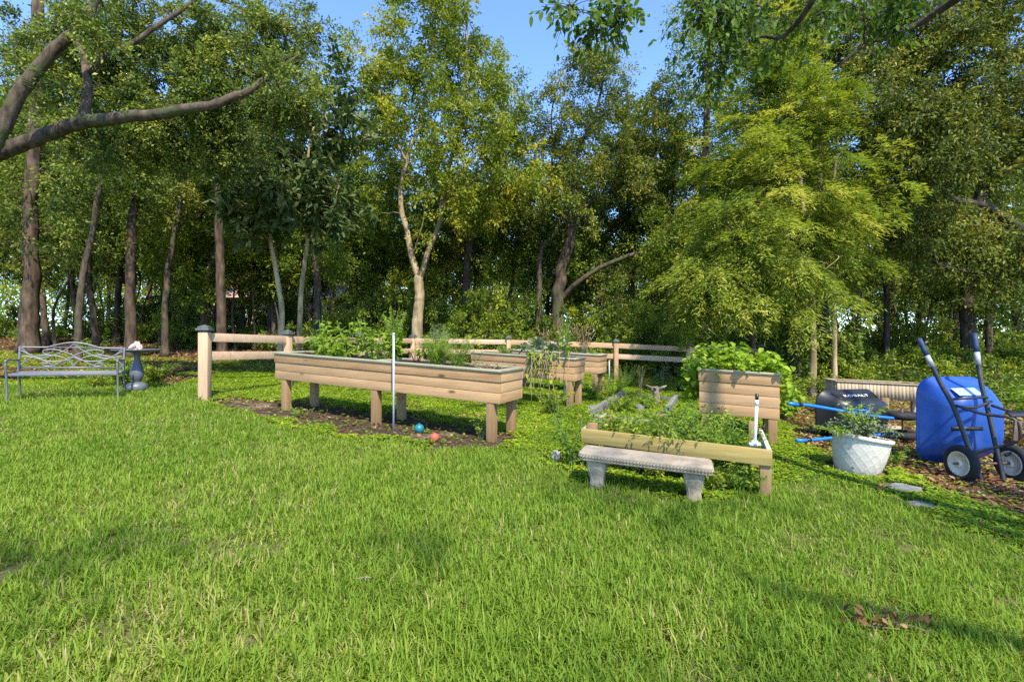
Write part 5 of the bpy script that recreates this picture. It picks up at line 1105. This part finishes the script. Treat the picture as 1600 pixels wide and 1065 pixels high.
for k, (x, hh, lab) in enumerate(((-.35, .62, "withered brown plant on a dark stalk, left one in the farthest bed"), (.12, .66, "withered brown plant on a dark stalk, middle one in the farthest bed"), (.62, .72, "widest withered brown plant at the right of the farthest bed"))):
    plant("withered_plant", lab, onbed(b3loc, RZ, x, .05, z2), 7 + 3 * k, hh, .20 + .09 * k, .09, .035, 'dry', 'stem_dry', g3, per=16, top=.35, r0=.007)
plant("herb_plant", "small green herb at the right end of the farthest bed", onbed(b3loc, RZ, .85, -.05, z2), 10, .18, .16, .06, .02, 'garden', group=g3, per=14)
# sweet potato vines of the box bed
def mound(name, label, cat, base, rz, hw, hd, hh, n, L, mleaf, group=None, spill=0.0, per=5, st='stem'):
    root = thing(name, label, cat, base, rz, group); x = rng.uniform(-1, 1, n); y = rng.uniform(-1, 1, n); e = np.maximum(np.abs(x), np.abs(y))
    z = hh * (.30 + .70 * rng.random(n)) * (1 - .45 * e ** 3) * (.7 + .6 * vnoise(x + 5, y + 5, .6, 81))
    Pq = np.stack([x * hw, y * hd, z], -1); k = rng.random(n) < spill
    if spill:
        s = rng.random(n) < .62; Pq[k & s, 0] = -hw - rng.uniform(0, .10, (k & s).sum()); Pq[k & ~s, 0] = hw + rng.uniform(0, .12, (k & ~s).sum()); Pq[k, 1] = rng.uniform(-.75, 1, k.sum()) * hd; Pq[k, 2] = rng.uniform(-.5, .14, k.sum())
    sm = MB(); lm = MB()
    for q in range(0, n, 3):
        a = Pq[q]; b0 = np.array([a[0] * .85, a[1] * .85, min(-.03, a[2] - .1)]); sm.tube([b0, (a + b0) / 2 + [0, 0, .02], a], [.004, .003, .002], 4, r=.5)
    Pk = np.repeat(Pq, per, 0) + rng.normal(size=(n * per, 3)) * L * .55; lm.leaves(Pk, rng.normal(size=Pk.shape) * [1, 1, .25] + np.array([0, 0, -.1]), L * rng.uniform(.6, 1.25, len(Pk)), L * .85, np.clip(np.repeat(.5 + .22 * rng.normal(size=n), per) + .15 * rng.normal(size=len(Pk)), 0, 1), .7, .14, True, .35)
    sm.build("stems", M[st], root, True); lm.build("leaves", M[mleaf], root); return root
mound("sweet_potato_vine", "bright lime-green heart-leaved vines heaped over the square box bed", "vine", wp(b4loc, rz4, (-.02, .02, .90)), rz4, .55, .54, .30, 210, .095, 'vine', spill=.24)
plant("seedling", "small pale green sprig hanging before the front of the box bed", wp(b4loc, rz4, (-.25, -.56, .0)), 3, .62, .10, .07, .03, 'vine', per=12)
# pot plant
mound("pot_plant", "trailing pale green plant filling the tilted white pot", "plant", pc + np.array([.05, .01, .37]), 0, .25, .22, .20, 120, .036, 'grey_herb', per=6)
plant("pot_plant", "bright taller sprigs rising from the middle of the white pot", pc + np.array([.06, -.01, .35]), 22, .36, .26, .045, .020, 'vine', per=26)
plant("pot_plant", "yellowish trailing sprigs hanging off the left rim of the white pot", pc + np.array([-.18, -.03, .40]), 9, .08, .26, .05, .028, 'vine', per=14, lean=(-.15, -.03))
# weeds inside the plot frame and among the beds
gw = "leafy weeds in the open garden plot"
labs = ["tall leafy weed at the back left inside the plot frame", "bushy weed in the middle of the plot frame", "arching leafy weed right of the middle in the plot frame", "dense weed by the right board of the plot frame", "low weed by the front board of the plot frame, left of the bench seat middle", "low weed by the front board of the plot frame, above the right bench leg", "yellow-green weed at the back right of the plot frame", "fine-leaved weed at the left post of the plot frame", "leafy weed at the back middle of the plot frame"]
for k, (x, y) in enumerate(((-.55, .7), (-.1, .5), (.25, .62), (.55, .45), (-.35, .22), (.15, .18), (.45, .85), (-.68, .35), (-.05, .9))):
    plant("garden_weed", labs[k], wp(ploc, rzp, (x, y, 0)), 30, .50 + .07 * (k % 3), .36, .062, .028, ['garden', 'fresh', 'garden', 'fresh', 'mid'][k % 5], group=gw, per=34, r0=.0035)
labs = ["dark leafy weed hanging under the plot board right of the bench", "dark leafy weed under the stone bench seat", "weed in front of the plot's left post by the pale rock", "weed below the right end of the plot board"]
for k, (x, y, hh) in enumerate(((.42, -.04, .26), (-.12, .10, .24), (-.95, .05, .50), (.62, .05, .22))):
    plant("garden_weed", labs[k], wp(ploc, rzp, (x, y, 0)), 16, hh, .26, .055, .026, ['mid', 'mid', 'fresh', 'garden'][k], group=gw, per=24, r0=.003)
SP = [("onion_plant", "clump of upright blue-green onion leaves behind the bleached stump", (1036, 607), 14, .62, .10, .30, .018, 'grey_herb', 4, "stem"),
      ("reed_clump", "pale dry reeds standing between the low frame and the far fence", (1000, 620), 9, .66, .10, .25, .014, 'dry', 3, "stem_dry"),
      ("asparagus_plant", "airy bright green bush right of the farthest bed", (975, 606), 36, .60, .55, .045, .006, 'garden', 70, "stem"),
      ("garden_weed", "tall weed in the middle distance behind the low frame's left board", (960, 622), 20, .45, .4, .06, .025, 'vine', 34, "stem"),
      ("garden_weed", "yellowish weed right of the middle bed's legs", (925, 626), 18, .36, .32, .07, .03, 'garden', 26, "stem"),
      ("garden_weed", "dark bush under the dry vines of the middle bed", (862, 648), 20, .42, .4, .06, .028, 'mid', 36, "stem"),
      ("garden_weed", "thin dark weed between the longest bed and the plot frame", (872, 668), 7, .50, .2, .05, .02, 'fresh', 20, "stem"),
      ("garden_weed", "leafy weed inside the low weathered frame, left one", (965, 645), 18, .30, .34, .06, .03, 'garden', 30, "stem"),
      ("garden_weed", "leafy weed inside the low weathered frame, right one", (1012, 640), 18, .28, .34, .06, .03, 'vine', 30, "stem"),
      ("garden_weed", "leafy bush left of the box bed of vines", (1078, 610), 26, .62, .42, .07, .03, 'fresh', 38, "stem"),
      ("garden_weed", "bush at the far fence behind the low frame", (1015, 585), 26, .75, .55, .08, .03, 'mid', 40, "stem"),
      ("garden_weed", "dark bush at the far fence left of the vines", (1062, 590), 28, 1.0, .6, .08, .032, 'dark', 46, "stem"),
      ("garden_weed", "thin upright weed under the right end of the longest bed", (752, 684), 8, .34, .14, .05, .022, 'mid', 16, "stem"),
      ("garden_weed", "small weed by the left front leg of the longest bed", (468, 652), 8, .16, .18, .045, .022, 'garden', 14, "stem"),
      ("seedling", "single thin weed in front of the longest bed's right half", (653, 640), 4, .42, .12, .06, .02, 'mid', 12, "stem"),
      ("garden_shrub", "leafy dark shrub right of the bird bath pedestal", (243, 600), 26, .42, .42, .075, .034, 'mid', 34, "stem"),
      ("garden_shrub", "bright leafy shrub behind the right end of the metal bench", (190, 604), 26, .50, .42, .075, .032, 'garden', 34, "stem"),
      ("garden_shrub", "dark low shrub seen under the metal bench seat", (150, 606), 22, .34, .36, .06, .03, 'mid', 30, "stem"),
      ("fern", "pale fern fronds rising over the back of the metal bench", (146, 575), 12, .78, .5, .10, .02, 'vine', 40, "stem"),
      ("garden_shrub", "reddish-brown withered bush behind the bird bath", (262, 590), 16, .30, .36, .06, .03, 'dry', 26, "stem_dry"),
      ("dried_plant", "orange-yellow dried leafy plant behind the right wheel of the blue wheelbarrow", (1585, 700), 14, .36, .30, .13, .06, 'dry', 12, "stem_dry"),
      ("garden_weed", "leafy weed right of the white pot", (1395, 728), 12, .20, .16, .05, .02, 'garden', 18, "stem"),
      ("garden_weed", "grassy weed left of the blue wheelbarrow's left wheel", (1450, 722), 14, .20, .16, .09, .012, 'garden', 10, "stem"),
      ("garden_shrub", "leafy bush right of the vine box bed and behind the blue handles", (1240, 640), 26, .75, .5, .08, .035, 'mid', 40, "stem"),
      ("garden_shrub", "big-leaved plant just right of the vine box bed", (1232, 655), 14, .55, .26, .12, .07, 'fresh', 16, "stem"),
      ("garden_shrub", "low dark shrub behind the black lying wheelbarrow", (1290, 622), 26, .55, .6, .08, .035, 'dark', 40, "stem"),
      ("garden_shrub", "palm-like leafy shrub at the far right edge behind the blue wheelbarrow", (1600, 668), 20, .80, .5, .22, .03, 'fresh', 16, "stem")]
for (nm, lab, (px, py), st_, hh, sp, L, w, mt, per, ms) in SP:
    plant(nm, lab, G(px, py), st_, hh, sp, L, w, mt, ms, per=per, group=("leafy weeds around the beds" if nm == "garden_weed" else None), r0=.004, rich=L > .09)
# ivy-clad stump trees at the right
for (px, Y, hh, r, lab) in ((1240, 13.2, 2.2, .20, "ivy-clad broken trunk right of the tarpaulin heap"), (1312, 13.6, 1.5, .26, "low ivy-clad stump behind the slatted planter box")):
    b = on(px, Y); root = thing("ivy_trunk", lab, "tree", b); m = MB(); m.tube(curve([[0, 0, -.05], [.03, 0, hh * .5], [-.04, .02, hh]], 8), np.linspace(r * 1.2, r * .8, 17), 12); m.build("trunk", M['bark_dark'], root, True)
    n = 2600; z = hh * 1.06 * rng.random(n); a = rng.uniform(0, 6.28, n); rr = r * (1.05 + .5 * rng.random(n) + .35 * vnoise(a * 2, z * 3, .8, 91)) + .12 * rng.random(n) ** 3
    D_ = np.stack([np.cos(a), np.sin(a), rng.normal(-.5, .4, n)], -1); m = MB(); m.leaves(np.stack([rr * np.cos(a), rr * np.sin(a), z], -1), D_ + rng.normal(size=(n, 3)) * .4, .085, .07, np.clip(.45 + .25 * rng.normal(size=n), 0, 1), .3, .1, True, .2); m.build("ivy", M['dark'], root)
